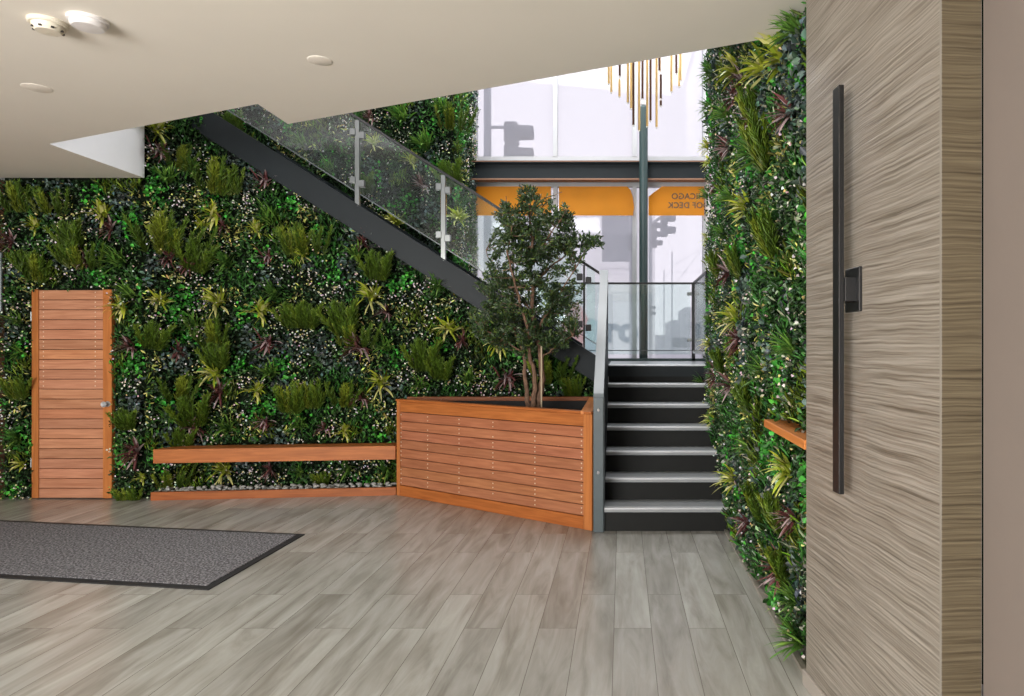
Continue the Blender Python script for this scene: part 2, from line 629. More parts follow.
def np_mesh(name, V, F_idx, Cv, mats, parent=None):
    """V (n,3), F_idx (m,k) polygons with k corners, Cv (n,3) colour per vertex"""
    me = bpy.data.meshes.new(name)
    if parent:
        V = V - np.array(parent_origin(parent))
    k = F_idx.shape[1]
    m = len(F_idx)
    me.vertices.add(len(V))
    me.vertices.foreach_set('co', V.astype(np.float32).ravel())
    me.loops.add(m * k)
    me.loops.foreach_set('vertex_index', F_idx.astype(np.int32).ravel())
    me.polygons.add(m)
    me.polygons.foreach_set('loop_start', np.arange(0, m * k, k, dtype=np.int32))
    me.update(calc_edges=True)
    ca = me.color_attributes.new('Tint', 'FLOAT_COLOR', 'POINT')
    ca.data.foreach_set('color', np.hstack([Cv, np.ones((len(V), 1))]).astype(np.float32).ravel())
    for mt in (mats if isinstance(mats, (list, tuple)) else [mats]):
        me.materials.append(mt)
    me.validate()
    o = bpy.data.objects.new(name, me)
    COL.objects.link(o)
    if parent:
        o.parent = parent
    return o


def leaf_arrays(P, D, Nn, L, W, C):
    """folded pointed leaf: six corners, four triangles"""
    n = len(P)
    D = unit(D)
    S = unit(np.cross(D, Nn))
    Nn = np.cross(S, D)
    L, W = L[:, None], W[:, None]
    base, tip = P, P + D * L - Nn * L * 0.12
    mid = P + D * L * 0.5
    l = mid + S * W * 0.5 + Nn * W * 0.22
    r = mid - S * W * 0.5 + Nn * W * 0.22
    l2 = P + D * L * 0.8 + S * W * 0.3 + Nn * W * 0.08
    r2 = P + D * L * 0.8 - S * W * 0.3 + Nn * W * 0.08
    V = np.stack([base, l, l2, tip, r2, r], 1).reshape(-1, 3)
    i = np.arange(n)[:, None] * 6
    Fq = np.stack([i + np.array([[0, 3, 2, 1]]), i + np.array([[0, 5, 4, 3]])], 1).reshape(-1, 4)
    return V, Fq, np.repeat(C, 6, axis=0)


# leaf kinds of the planted panels: length, width ratio, colour, spread, flower share
PATCH = [
    (0.030, 0.55, (0.022, 0.055, 0.016), 0.20, 0.04),
    (0.040, 0.50, (0.040, 0.115, 0.022), 0.15, 0.02),
    (0.034, 0.85, (0.048, 0.250, 0.030), 0.07, 0.0),
    (0.046, 0.30, (0.420, 0.430, 0.120), 0.06, 0.05),
    (0.028, 0.55, (0.034, 0.072, 0.026), 0.25, 0.36),
    (0.042, 0.65, (0.070, 0.105, 0.088), 0.09, 0.03),
    (0.070, 0.14, (0.110, 0.170, 0.016), 0.06, 0.0),
    (0.060, 0.18, (0.030, 0.110, 0.018), 0.10, 0.0),
]


def green_mat(name, rects, density, lscale, label, seed, cell=0.17, flower=1.0, pale=0.0):
    """rects: (x0, y0, x1, y1, z0, z1, keep) upright faces; outward is to the right of p0->p1 turned by -90"""
    g = np.random.default_rng(seed)
    Ps, Ds, Ns, Ls, Ws, Cs = [], [], [], [], [], []
    for (x0, y0, x1, y1, z0, z1, keep) in rects:
        ln = math.hypot(x1 - x0, y1 - y0)
        ux, uy = (x1 - x0) / ln, (y1 - y0) / ln
        out = np.array([uy, -ux, 0.0])
        n = int(density * ln * (z1 - z0))
        u, z = g.random(n) * ln, z0 + g.random(n) * (z1 - z0)
        nu, nz = max(1, int(ln / cell)), max(1, int((z1 - z0) / cell))
        gu, gz = np.meshgrid(np.arange(-1, nu + 2), np.arange(-1, nz + 2))
        su = (gu.ravel() + g.random(gu.size)) * cell
        sz = z0 + (gz.ravel() + g.random(gu.size)) * cell
        st = g.choice(len(PATCH), size=gu.size, p=np.array([q[3] for q in PATCH]) / sum(q[3] for q in PATCH))
        sh = g.random(gu.size) * 0.07
        wu = u + 0.03 * np.sin(z * 21 + u * 7) + 0.035 * g.normal(size=n)
        wz = z + 0.03 * np.sin(u * 19 - z * 5) + 0.035 * g.normal(size=n)
        idx = np.empty(n, int)
        for a in range(0, n, 4000):
            d = (wu[a:a + 4000, None] - su) ** 2 + (wz[a:a + 4000, None] - sz) ** 2
            idx[a:a + 4000] = d.argmin(1)
        typ, hh = st[idx], sh[idx]
        P = np.stack([x0 + ux * u, y0 + uy * u, z], 1)
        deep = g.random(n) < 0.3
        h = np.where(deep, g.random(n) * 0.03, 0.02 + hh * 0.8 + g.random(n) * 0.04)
        P = P + out * h[:, None]
        if keep is not None:
            k = keep(P[:, 0], P[:, 1], P[:, 2])
            P, typ, deep = P[k], typ[k], deep[k]
            n = len(P)
        r3 = g.normal(size=(n, 3))
        upb = np.where(np.isin(typ, [6, 7]), 1.1, 0.25)
        D = unit(r3) * 0.9 + out * 0.35
        D[:, 2] += upb
        Nn = unit(g.normal(size=(n, 3)) * 0.55 + out + np.array([0, 0, 0.35]))
        L0 = np.array([q[0] for q in PATCH])[typ]
        W0 = np.array([q[1] for q in PATCH])[typ]
        C0 = np.array([q[2] for q in PATCH])[typ]
        fl = g.random(n) < np.array([q[4] for q in PATCH])[typ] * flower
        C0 = np.where((g.random(n) < pale)[:, None], np.array([0.22, 0.25, 0.17]), C0)  # pale share: greyish leaves, also painted light grey glints
        # variegated patches carry plain green leaves too
        vg = (typ == 3) & (g.random(n) < 0.45)
        C0 = np.where(vg[:, None], np.array([0.03, 0.085, 0.02]), C0)
        C0 = np.where(fl[:, None], np.where(g.random(n)[:, None] < 0.7, np.array([0.80, 0.74, 0.70]), np.array([0.60, 0.58, 0.22])), C0)
        L = L0 * (0.7 + 0.7 * g.random(n)) * lscale
        L = np.where(fl, 0.020 * lscale, L)
        W = np.where(fl, 0.019 * lscale, L * W0)
        C = C0 * np.where(fl, 0.8 + 0.3 * g.random(n), np.where(deep, 0.5, 1.0) * (0.45 + 2.1 * g.random(n) ** 2.2))[:, None] * (1 + 0.12 * g.normal(size=(n, 3)))  # wide tone range paints leaf highlights; deep leaves darkened as shade
        P = np.where(fl[:, None], P + out * 0.035, P)
        for lst, a in zip((Ps, Ds, Ns, Ls, Ws, Cs), (P, D, Nn, L, W, np.clip(C, 0.002, 0.9))):
            lst.append(a)
    V, Fq, C = leaf_arrays(*(np.concatenate(a) for a in (Ps, Ds, Ns, Ls, Ws, Cs)))
    o = np_mesh(name, V, Fq, C, M['leaf'])
    return tag(o, label, 'foliage', None, 'stuff')


def blades(n, L, W, droop, cone, cols, seg=5, up=0.5, seed=0, spread0=0.02, vary=0.35, shape='arch'):
    """a tuft that grows out of a wall: outward is -Y, up is +Z"""
    g = np.random.default_rng(seed)
    V, Fq, C = [], [], []
    for i in range(n):
        a = g.uniform(0, 2 * math.pi)
        t = math.sqrt(g.random()) * cone
        d = np.array([math.sin(t) * math.cos(a), -math.cos(t), math.sin(t) * math.sin(a)])
        d[2] += up
        d /= np.linalg.norm(d)
        p = np.array([g.normal() * spread0, 0.0, g.normal() * spread0])
        ll = L * g.uniform(1 - vary, 1 + vary * 0.4)
        w = W * g.uniform(0.8, 1.2)
        c = np.array(cols[g.integers(len(cols))]) * g.uniform(0.75, 1.25)
        side = np.cross(d, np.array([0.3 * g.normal(), 0.3 * g.normal(), 1.0]))
        side /= np.linalg.norm(side) + 1e-9
        b0 = len(V)
        for k in range(seg + 1):
            s = k / seg
            ww = w * (math.sin(math.pi * min(0.97, 0.18 + 0.82 * s)) ** 0.7) if k < seg else w * 0.05
            V.append(p + side * ww / 2)
            V.append(p - side * ww / 2)
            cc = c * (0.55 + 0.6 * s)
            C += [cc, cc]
            if k < seg:
                d = d + np.array([0, 0, -droop * ll / seg * (0.6 + s)])
                d /= np.linalg.norm(d)
                p = p + d * ll / seg
                Fq.append((b0 + 2 * k, b0 + 2 * k + 1, b0 + 2 * k + 3, b0 + 2 * k + 2))
    return np.array(V), np.array(Fq), np.clip(np.array(C), 0.002, 0.95)


def feather(n, H, seed, cols):
    """upright brush of fine needles on several stems, growing up along the wall"""
    g = np.random.default_rng(seed)
    P, D, Nn, L, W, C = [], [], [], [], [], []
    for s in range(13):
        bx = g.normal() * 0.05
        lean = g.normal() * 0.16 + bx * 3
        out = g.uniform(0.15, 0.55)
        sd = np.array([lean, -out, 1.0])
        sd /= np.linalg.norm(sd)
        hh = H * g.uniform(0.6, 0.95)
        c = np.array(cols[g.integers(len(cols))])
        for k in range(n):
            q = (k + g.random()) / n
            p = np.array([bx, -0.02, -0.12]) + sd * hh * q
            d = sd * 1.1 + np.array([g.normal(), g.normal() * 0.8, g.normal() * 0.5]) * 0.42
            P.append(p)
            D.append(d)
            Nn.append(np.array([g.normal() * 0.5, -1, g.normal() * 0.5]))
            L.append(g.uniform(0.045, 0.075) * (1.15 - 0.5 * q))
            W.append(0.008)
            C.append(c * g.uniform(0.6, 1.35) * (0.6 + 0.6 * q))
    return leaf_arrays(np.array(P), np.array(D), unit(np.array(Nn)), np.array(L), np.array(W), np.array(C))


# ------------------------------------------------------------------ room shell
ZC = 3.07          # ceiling height under the upper floor
ZU = 3.95          # upper floor level
ZR = 6.25          # roof
XL, YF = -5.98, -3.6
CE = [(-4.555, 6.40), (-4.54, 5.32), (-2.41, 4.438), (-2.41, 4.84), (0.768, 3.484), (1.02, 3.376)]   # free edge of the slab

struct('floor', MB().box((XL - 0.2, YF - 0.1, -0.12), (1.9, 9.5, 0.0)), M['floor'])
cb = MB()
cb.prism([(XL - 0.2, YF), (1.9, YF), (1.9, 3.0), (1.02, 3.376)] + CE[::-1][1:] + [(XL - 0.2, 6.40)], ZC, ZU, 'Z')
ceil = struct('ceiling', cb, [M['ceiling'], M['white']])
for p in ceil.data.polygons:
    if abs(p.normal.z) < 0.5:
        p.material_index = 1
struct('trim_roof', MB().box((XL - 0.2, YF - 0.1, ZR), (1.9, 9.6, ZR + 0.2)), M['white'])
struct('wall_left', MB().box((XL - 0.2, YF, 0), (XL, 6.75, ZC)).box((XL - 0.2, YF, ZC), (XL, 9.6, ZR), 1), [M['brick'], M['white']])

# wall_back: the street front behind the viewer with its windows, two storeys
fw = MB()
wins = [(-5.6, -4.2), (-4.0, -2.6), (-2.4, -1.0), (-0.8, 0.6)]
for (za, zb) in ((0.0, 0.35), (2.85, 4.35), (5.9, ZR)):
    fw.box((XL - 0.2, YF - 0.2, za), (1.9, YF, zb))
for (za, zb) in ((0.35, 2.85), (4.35, 5.9)):
    xs = [XL - 0.2] + [q for w in wins for q in w] + [1.9]
    for a, b in zip(xs[::2], xs[1::2]):
        fw.box((a, YF - 0.2, za), (b, YF, zb))
struct('wall_front', fw, M['white'])

# greige wall at the right edge and the planted wall beyond the tall door
struct('wall_right', MB().box((1.026, YF, 0), (1.9, 1.905, ZC), bev=0.0), M['beige'])
struct('wall_green', MB().box((0.93, 2.92, 0), (1.9, 6.62, ZR), 0).box((1.16, 6.62, 0), (1.9, 9.5, ZR), 1), [M['backing'], M['white']])
# left block with the door, main planted wall under the flight, wall behind the flight
DX0, DX1, DZ = -5.655, -4.888, 2.008
wl = MB()
wl.box((XL, 6.50, 0), (DX0, 6.75, ZC + 0.9)).prism([(DX1, 6.50), (-4.60, 6.50), (-4.16, 6.87), (DX1, 6.87)], 0, ZC + 0.9).box((DX0, 6.50, DZ), (DX1, 6.75, ZC + 0.9)).box((DX0, 6.60, 0), (DX1, 6.75, DZ))
struct('wall_door_side', wl, M['backing'])


def wall_y(x, off=0.0):
    """face of the main planted wall"""
    return 6.83 + (x + 4.6) * (7.09 - 6.83) / 4.4 + off


def str_top(x):
    """upper edge of the stringer of the upper flight"""
    return 1.352 - (x + 0.25) * 0.636


mw = MB()
xa, xb = -4.62, -0.16
mw.add([(xa, wall_y(xa), 0), (xb, wall_y(xb), 0), (xb, wall_y(xb), str_top(xb) - 0.15), (xa, wall_y(xa), str_top(xa) - 0.15),
        (xa, wall_y(xa, .1), 0), (xb, wall_y(xb, .1), 0), (xb, wall_y(xb, .1), str_top(xb) - 0.15), (xa, wall_y(xa, .1), str_top(xa) - 0.15)],
       [(0, 1, 2, 3), (7, 6, 5, 4), (0, 4, 5, 1), (1, 5, 6, 2), (2, 6, 7, 3), (3, 7, 4, 0)])
struct('wall_main', mw, M['backing'])
struct('wall_stairwell', MB().box((XL, 8.32, 0), (-2.12, 9.5, ZR)), M['backing'])
struct('wall_far_side', MB().box((-2.12, 9.4, 0), (1.9, 9.6, 1.05)), M['white'])

# ------------------------------------------------------------------ stairwell window wall
YW = 9.40


def window(name, panes, z0, z1, label):
    root = thing(name, (0, YW, z0), label, None, None, 'structure')
    fr = MB()
    t = 0.055
    xs = sorted({p for q in panes for p in q})
    fr.box((xs[0] - t, YW - 0.03, z0), (xs[-1] + t, YW + 0.05, z0 + t)).box((xs[0] - t, YW - 0.03, z1 - t), (xs[-1] + t, YW + 0.05, z1))
    for x in xs:
        fr.box((x - t * 0.55, YW - 0.035, z0 + t), (x + t * 0.55, YW + 0.055, z1 - t))
    fr.build('window_frame', M['frame'], root)
    for a, b in panes:
        MB().box((a + t * .55, YW + 0.005, z0 + t), (b - t * .55, YW + 0.015, z1 - t)).build('window_pane', M['winglass'], root)
    return root


xm1, xm2 = X_at(555.5, YW), X_at(634.5, YW)
PN = [(-2.06, xm1), (xm1, xm2), (xm2, 1.16)]
window('window_1', PN, Z_at(161, YW), ZR, 'upper window of three panes above the steel beam, hazy daylight')
window('window_2', PN, 1.05, Z_at(180.5, YW), 'lower window of three panes behind the landing railing')
bm_ = MB()
z0, z1 = Z_at(179.5, 9.2), Z_at(163, 9.2)
bm_.box((-2.12, 9.14, z0), (1.2, 9.26, z0 + 0.018)).box((-2.12, 9.14, z1 - 0.018), (1.2, 9.26, z1)).box((-2.12, 9.19, z0 + .018), (1.2, 9.21, z1 - .018))
bm_.box((-2.12, 9.215, z0 + .018), (1.2, 9.36, z1 - 0.018))
tag(bm_.build('trim_beam', M['steel']), 'dark steel beam running across between the upper and lower windows', None, None, 'structure')
tag(MB().box((-2.12, 9.13, z0 - 0.02), (1.2, 9.27, z0)).box((-2.12, 9.13, z1), (1.2, 9.27, z1 + .012)).build('trim_beam_edge_shadow', plain('brown edge and shadow line', rgb(128, 92, 70), 0.6)), None, None, None, 'structure')  # lower strip is the brown edge, upper strip a painted shadow line
struct('trim_transom', MB().box((-2.12, 9.36, z0 - 0.06), (1.2, 9.44, z1 + 0.05)), M['frame'])

col = MB()
cxp = X_at(643.5, 9.0)
ctop = Z_at(108, 9.0)
col.tube([(cxp, 9.0, 1.2), (cxp, 9.0, ctop), (cxp, 9.0, ctop + 0.03)], [0.058, 0.058, 0.03], 20)
croot = thing('steel_column', (cxp, 9.0, 0), 'slim round dark teal steel column standing before the window wall', 'column')
col.build('shaft', M['column'], croot)
MB().tube([(cxp, 9.0, 0), (cxp, 9.0, 1.2)], 0.058, 20).build('lower_shaft', M['column'], croot)
MB().lathe([(0.004, 0.0), (0.03, 0.01), (0.042, 0.035), (0.036, 0.06), (0.005, 0.075)], 16, (cxp, 9.0, ctop + 0.028)).build('white_tip', M['plastic2'], croot)  # small white ball closing the top of the shaft


# ------------------------------------------------------------------ planted walls: leaf mats
def keep_door(x, y, z):
    return ~((x > DX0 - 0.0) & (x < DX1 + 0.0) & (z < DZ - 0.0))


def keep_main(x, y, z):
    below = z < (1.352 - (x + 0.25) * 0.636) - 0.17
    bench = ~((x < -2.2) & (z > 0.34) & (z < 0.47))
    return below & bench


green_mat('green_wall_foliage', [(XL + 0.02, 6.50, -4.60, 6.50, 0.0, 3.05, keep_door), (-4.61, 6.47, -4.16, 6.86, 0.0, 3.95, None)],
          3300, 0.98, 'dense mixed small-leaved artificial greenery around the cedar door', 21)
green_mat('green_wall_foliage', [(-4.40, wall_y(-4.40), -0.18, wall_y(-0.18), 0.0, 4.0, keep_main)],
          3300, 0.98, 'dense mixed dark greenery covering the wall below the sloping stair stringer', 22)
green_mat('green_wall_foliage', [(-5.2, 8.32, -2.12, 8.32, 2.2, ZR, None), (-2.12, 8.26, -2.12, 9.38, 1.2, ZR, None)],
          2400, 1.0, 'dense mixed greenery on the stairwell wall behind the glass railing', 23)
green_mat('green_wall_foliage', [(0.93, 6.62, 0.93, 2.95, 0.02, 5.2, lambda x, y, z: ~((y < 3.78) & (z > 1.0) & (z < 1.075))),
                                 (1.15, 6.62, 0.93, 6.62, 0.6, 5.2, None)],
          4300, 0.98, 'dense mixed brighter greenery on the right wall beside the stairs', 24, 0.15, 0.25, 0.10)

# ------------------------------------------------------------------ planted walls: single plants
YG = [(0.46, 0.50, 0.05), (0.36, 0.44, 0.04), (0.66, 0.64, 0.24)]
GG = [(0.10, 0.23, 0.035), (0.07, 0.17, 0.03), (0.19, 0.34, 0.06)]
RD = [(0.15, 0.045, 0.045), (0.12, 0.04, 0.04), (0.46, 0.34, 0.34), (0.19, 0.08, 0.07)]
OL = [(0.13, 0.20, 0.018), (0.09, 0.16, 0.016), (0.19, 0.24, 0.022)]
KINDS = {
    's': ('spider_plant', 'yellow-green spider plant', 'plant'),
    'g': ('grass_tuft', 'green grass tuft', 'plant'),
    'r': ('cordyline', 'dark red cordyline', 'plant'),
    'f': ('feather_fern', 'olive feathery fern', 'fern'),
}
protos = {}


def proto_mesh(kind, v):
    if (kind, v) in protos:
        return protos[(kind, v)]
    sd = {'s': 100, 'g': 200, 'r': 300, 'f': 400}[kind] + v
    if kind == 's':
        a = blades(34, 0.20, 0.023, 4.2, 1.15, YG, up=0.55, seed=sd)
    elif kind == 'g':
        a = blades(46, 0.20, 0.015, 3.2, 1.05, GG, up=0.65, seed=sd)
    elif kind == 'r':
        a = blades(36, 0.17, 0.019, 3.0, 1.2, RD, up=0.25, seed=sd)
    else:
        a = feather(95, 0.32, sd, OL)
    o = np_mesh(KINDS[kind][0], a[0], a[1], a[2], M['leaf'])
    me = o.data
    bpy.data.objects.remove(o)
    protos[(kind, v)] = me
    return me


def plane_hit(px, py, wall):
    """point of a planted face seen at a pixel, and the way the face looks"""
    kx = (px - CX) / F
    if wall == 'main':
        s = (7.09 - 6.83) / 4.4
        Y = (6.83 + 4.6 * s) / (1 - kx * s) - 0.09
        rz = math.atan(s)
        Yd = (6.38 + 4.61 * 0.867) / (1 - 0.867 * kx)      # the splayed corner beside the door block
        if Yd < Y:
            Y, rz = Yd, 0.5
    elif wall == 'door':
        Y, rz = 6.42, 0
    elif wall == 'well':
        Y, rz = 8.23, 0
    else:
        Y, rz = 0.845 / kx, -math.pi / 2
    return Vector((kx * Y, Y, EYE - (py - CY) * Y / F)), rz


PLANTS = {
    # region phrase: (wall, [(kind, px, py, scale)])
    'above the cedar door': ('door', [
        ('f', 21, 196, .9), ('f', 53, 200, .9), ('f', 74, 232, 1.0), ('f', 70, 250, .9), ('f', 86, 254, .9), ('f', 29, 258, .9), ('f', 41, 266, .9),
        ('g', 34, 196, .7), ('g', 17, 260, .8), ('s', 36, 227, .75), ('s', 103, 215, 1.0), ('r', 111, 230, .8), ('r', 84, 262, .7), ('r', 12, 243, .8)]),
    'left of the cedar door': ('door', [
        ('f', 20, 385, .8), ('g', 19, 322, .8), ('g', 18, 440, .8), ('s', 22, 464, .6), ('g', 20, 354, .7)]),
    'on the corner between door and bench': ('door', [
        ('g', 130, 297, 1.1), ('s', 121, 307, .8), ('r', 130, 346, .9), ('g', 120, 262, 1.1), ('f', 128, 415, .9), ('r', 137, 453, 1.05), ('f', 131, 494, .8), ('s', 143, 478, .5)]),
    'on the wall beside the white fascia': ('main', [
        ('s', 157, 130, 1.2), ('r', 160, 152, .9), ('g', 192, 171, 1.0), ('g', 167, 180, 1.0), ('f', 218, 176, 1.2), ('f', 231, 180, .9), ('f', 181, 156, .8), ('r', 266, 181, .9)]),
    'on the upper wall left of the stringer': ('main', [
        ('s', 213, 214, 1.0), ('s', 203, 229, .8), ('s', 257, 230, .8), ('f', 161, 232, 1.3), ('f', 196, 254, 1.2), ('f', 181, 240, 1.1), ('f', 296, 240, 1.0),
        ('g', 271, 220, 1.1), ('g', 227, 264, 1.0), ('r', 223, 227, .7), ('r', 269, 257, .8), ('r', 169, 259, .8), ('r', 188, 267, .8)]),
    'midway up the wall above the bench': ('main', [
        ('g', 273, 296, 1.1), ('g', 194, 327, 1.0), ('s', 160, 302, .9), ('s', 219, 304, 1.1), ('s', 262, 312, 1.1), ('f', 154, 332, 1.1), ('f', 215, 332, 1.1),
        ('f', 219, 352, 1.0), ('f', 293, 312, 1.0), ('r', 269, 343, 1.1), ('r', 178, 352, .7)]),
    'low on the wall just above the bench': ('main', [
        ('g', 271, 375, 1.2), ('g', 227, 429, 1.1), ('g', 169, 418, .9), ('g', 300, 425, .9), ('s', 214, 375, 1.1), ('s', 258, 391, .9), ('s', 382, 385, 1.1), ('s', 345, 432, .7),
        ('f', 181, 386, 1.0), ('f', 191, 408, 1.2), ('f', 293, 397, 1.0), ('f', 181, 435, .9), ('f', 312, 392, 1.0), ('f', 346, 392, 1.0),
        ('r', 220, 393, 1.0), ('r', 194, 427, 1.0), ('r', 266, 422, .9), ('r', 362, 398, .8), ('r', 325, 428, .7)]),
    'on the wall directly below the stringer': ('main', [
        ('g', 357, 257, 1.1), ('g', 386, 347, .9), ('g', 438, 288, .9), ('s', 304, 256, .7), ('s', 373, 299, 1.1), ('r', 363, 243, .7), ('r', 386, 312, .7), ('r', 359, 347, 1.2),
        ('f', 309, 238, 1.0), ('f', 378, 263, 1.2), ('f', 309, 312, 1.0), ('f', 344, 315, 1.3), ('f', 357, 332, 1.0)]),
    'on the wall behind the potted tree': ('main', [
        ('s', 449, 330, 1.1), ('f', 424, 352, 1.3), ('f', 441, 364, 1.0), ('r', 462, 341, .7), ('g', 470, 381, 1.0), ('s', 497, 345, .9), ('r', 508, 378, 1.1),
        ('f', 551, 368, 1.0), ('f', 572, 384, .8), ('g', 560, 380, .9), ('g', 420, 385, .9)]),
    'in the strip of greenery under the bench': ('main', [
        ('s', 225, 472, .9), ('g', 347, 470, 1.0), ('f', 172, 476, .7), ('r', 270, 470, .8), ('g', 387, 472, .9), ('g', 300, 473, .7), ('f', 322, 476, .6)]),
    'on the wall behind the glass railing': ('well', [
        ('g', 403, 120, 1.2), ('g', 442, 110, 1.1), ('g', 426, 147, 1.2), ('s', 412, 162, .9), ('f', 455, 118, 1.1), ('f', 450, 172, 1.2), ('s', 459, 219, 1.1),
        ('s', 395, 223, 1.1), ('g', 302, 146, 1.1), ('r', 422, 185, 1.0), ('s', 375, 145, .9), ('f', 366, 182, 1.0), ('r', 370, 118, .9), ('f', 235, 122, 1.0), ('g', 330, 170, 1.0)]),
    'high on the right wall near the ceiling': ('right', [
        ('s', 738, 71, 1.0), ('s', 764, 71, 1.0), ('s', 783, 60, 1.1), ('s', 708, 148, 1.0), ('r', 792, 112, 1.0), ('r', 757, 121, 1.0), ('r', 743, 82, .9), ('r', 736, 98, .9),
        ('r', 730, 147, .9), ('g', 714, 74, 1.0), ('g', 730, 117, 1.0), ('g', 776, 38, .9), ('g', 799, 30, .8), ('f', 769, 140, 1.1), ('f', 759, 108, 1.0), ('g', 712, 110, 1.0)]),
    'on the right wall level with the banners': ('right', [
        ('s', 748, 209, 1.1), ('s', 711, 163, .9), ('s', 709, 240, .9), ('g', 757, 156, 1.2), ('g', 733, 200, 1.0), ('g', 708, 196, 1.0), ('r', 717, 186, .9), ('r', 729, 273, 1.0),
        ('f', 720, 262, 1.0), ('f', 776, 230, 1.0), ('g', 725, 235, .9), ('f', 742, 258, .9)]),
    'on the right wall just above the shelf': ('right', [
        ('s', 736, 320, 1.0), ('s', 711, 344, 1.0), ('s', 714, 420, .9), ('g', 704, 384, 1.2), ('g', 711, 322, .9), ('g', 795, 352, 1.0), ('r', 740, 340, 1.0), ('r', 716, 378, 1.0),
        ('r', 732, 385, 1.0), ('f', 725, 356, .9), ('f', 752, 392, .9), ('g', 765, 372, .8)]),
    'on the right wall below the wooden shelf': ('right', [
        ('s', 790, 472, .95), ('s', 737, 481, 1.1), ('f', 763, 500, .8), ('f', 781, 508, .8), ('f', 788, 560, .8), ('r', 748, 523, .9), ('r', 795, 520, .9), ('r', 782, 572, .9),
        ('g', 799, 604, .85), ('g', 801, 643, .9), ('g', 750, 450, .8)]),
}
ORD = ['leftmost of the', 'second from left of the', 'third from left of the', 'fourth from left of the', 'fifth from left of the', 'sixth from left of the', 'seventh from left of the', 'eighth from left of the']
for region, (wall, lst) in PLANTS.items():
    by = {}
    for q in lst:
        by.setdefault(q[0], []).append(q)
    for kind, qs in by.items():
        qs.sort(key=lambda q: q[1])
        nm, lab, cat = KINDS[kind]
        for i, (k, px, py, sc) in enumerate(qs):
            P, rz = plane_hit(px, py, wall)
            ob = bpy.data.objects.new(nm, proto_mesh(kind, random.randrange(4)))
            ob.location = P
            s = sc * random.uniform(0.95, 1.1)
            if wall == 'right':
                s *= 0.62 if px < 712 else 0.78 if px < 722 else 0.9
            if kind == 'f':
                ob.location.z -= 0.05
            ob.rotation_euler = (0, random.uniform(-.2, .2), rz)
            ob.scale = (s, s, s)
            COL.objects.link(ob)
            if len(qs) == 1:
                tag(ob, f'only {lab} {region}', cat, f'{lab}s {region}')
            else:
                tag(ob, f'{ORD[i]} {lab}s {region}', cat, f'{lab}s {region}')

# ------------------------------------------------------------------ cedar door in the planted wall
d1 = thing('door_1', (DX0, 6.45, 0), 'pale cedar door of horizontal boards set into the planted wall', None, None, 'structure')
fr = MB()
fr.box((DX0, 6.425, 0.008), (DX0 + 0.065, 6.475, DZ), 0, rt(), bev=0.003).box((DX1 - 0.085, 6.425, 0.008), (DX1, 6.475, DZ), 0, rt(), bev=0.003)
fr.build('door_stile', M['honeyZ'], d1)
pl = MB()
nb = 21
ph = (DZ - 0.012) / nb
for i in range(nb):
    tnt = rt(0.10, 0.98)
    if i in (8,):
        tnt = (1.0, .93, .86)
    if i in (14,):
        tnt = (1.15, 1.12, 0.95)
    pl.box((DX0 + 0.066, 6.432, 0.010 + i * ph), (DX1 - 0.086, 6.475, 0.010 + (i + 1) * ph - 0.005), 0, tnt, bev=0.003)
    if i > 10:
        for x in (DX0 + 0.11, DX1 - 0.16):
            for dz in (0.25, 0.7):
                pl.box((x - .004, 6.4295, 0.01 + (i + dz) * ph), (x + .004, 6.433, 0.018 + (i + dz) * ph), 1)
pl.build('door_boards', [M['doorwood'], M['screw']], d1)
MB().box((DX0, 6.476, 0.004), (DX1 + .004, 6.598, DZ)).build('door_core', M['blackrub'], d1)
hz = Z_at(404, 6.42)
hx = X_at(107.5, 6.42)
hd = MB()
hd.tube([(hx, 6.43, hz), (hx, 6.418, hz)], 0.027, 20)
hd.tube([(hx, 6.42, hz), (hx, 6.38, hz)], 0.010, 12)
hd.tube([(hx, 6.385, hz), (hx, 6.37, hz), (hx, 6.352, hz)], [0.018, 0.028, 0.014], 16)
hd.build('door_knob', M['nosing'], d1)
hg = MB()
for z in (0.35, 1.75):
    hg.tube([(DX0 - 0.006, 6.43, z - .045), (DX0 - 0.006, 6.43, z + .045)], 0.009, 10)
hg.build('door_hinge', M['stainless'], d1)

# steel pull bar on the brick at the left edge
pb = MB()
pb.tube([(-5.925, 6.40, 1.80), (-5.925, 6.40, 2.36)], 0.014, 12)
pb.tube([(-5.925, 6.40, 1.86), (XL, 6.40, 1.86)], 0.009, 8).tube([(-5.925, 6.40, 2.30), (XL, 6.40, 2.30)], 0.009, 8)
tag(pb.build('grab_bar', M['guard']), 'vertical stainless steel bar on the brick wall left of the door', 'bar')

# ------------------------------------------------------------------ bench, base board, pebbles
bq = thing('bench', (-3.3, 6.5, 0), 'long honey-coloured wooden bench plank fixed along the planted wall', 'bench')
BX0, BX1 = -4.44, -2.222


def by_(x):
    return 6.37 + (x + 4.50) * (6.60 - 6.37) / 2.29


def slant_board(mb, x0, x1, zf0, zf1, depth, tint=(1, 1, 1)):
    y0, y1 = by_(x0), by_(x1)
    vs = []
    for z in (zf0, zf1):
        vs += [(x0, y0, z), (x1, y1, z), (x1, y1 + depth, z), (x0, y0 + depth, z)]
    mb.add(vs, [(3, 2, 1, 0), (4, 5, 6, 7), (0, 1, 5, 4), (1, 2, 6, 5), (2, 3, 7, 6), (3, 0, 4, 7)], 0, tint)


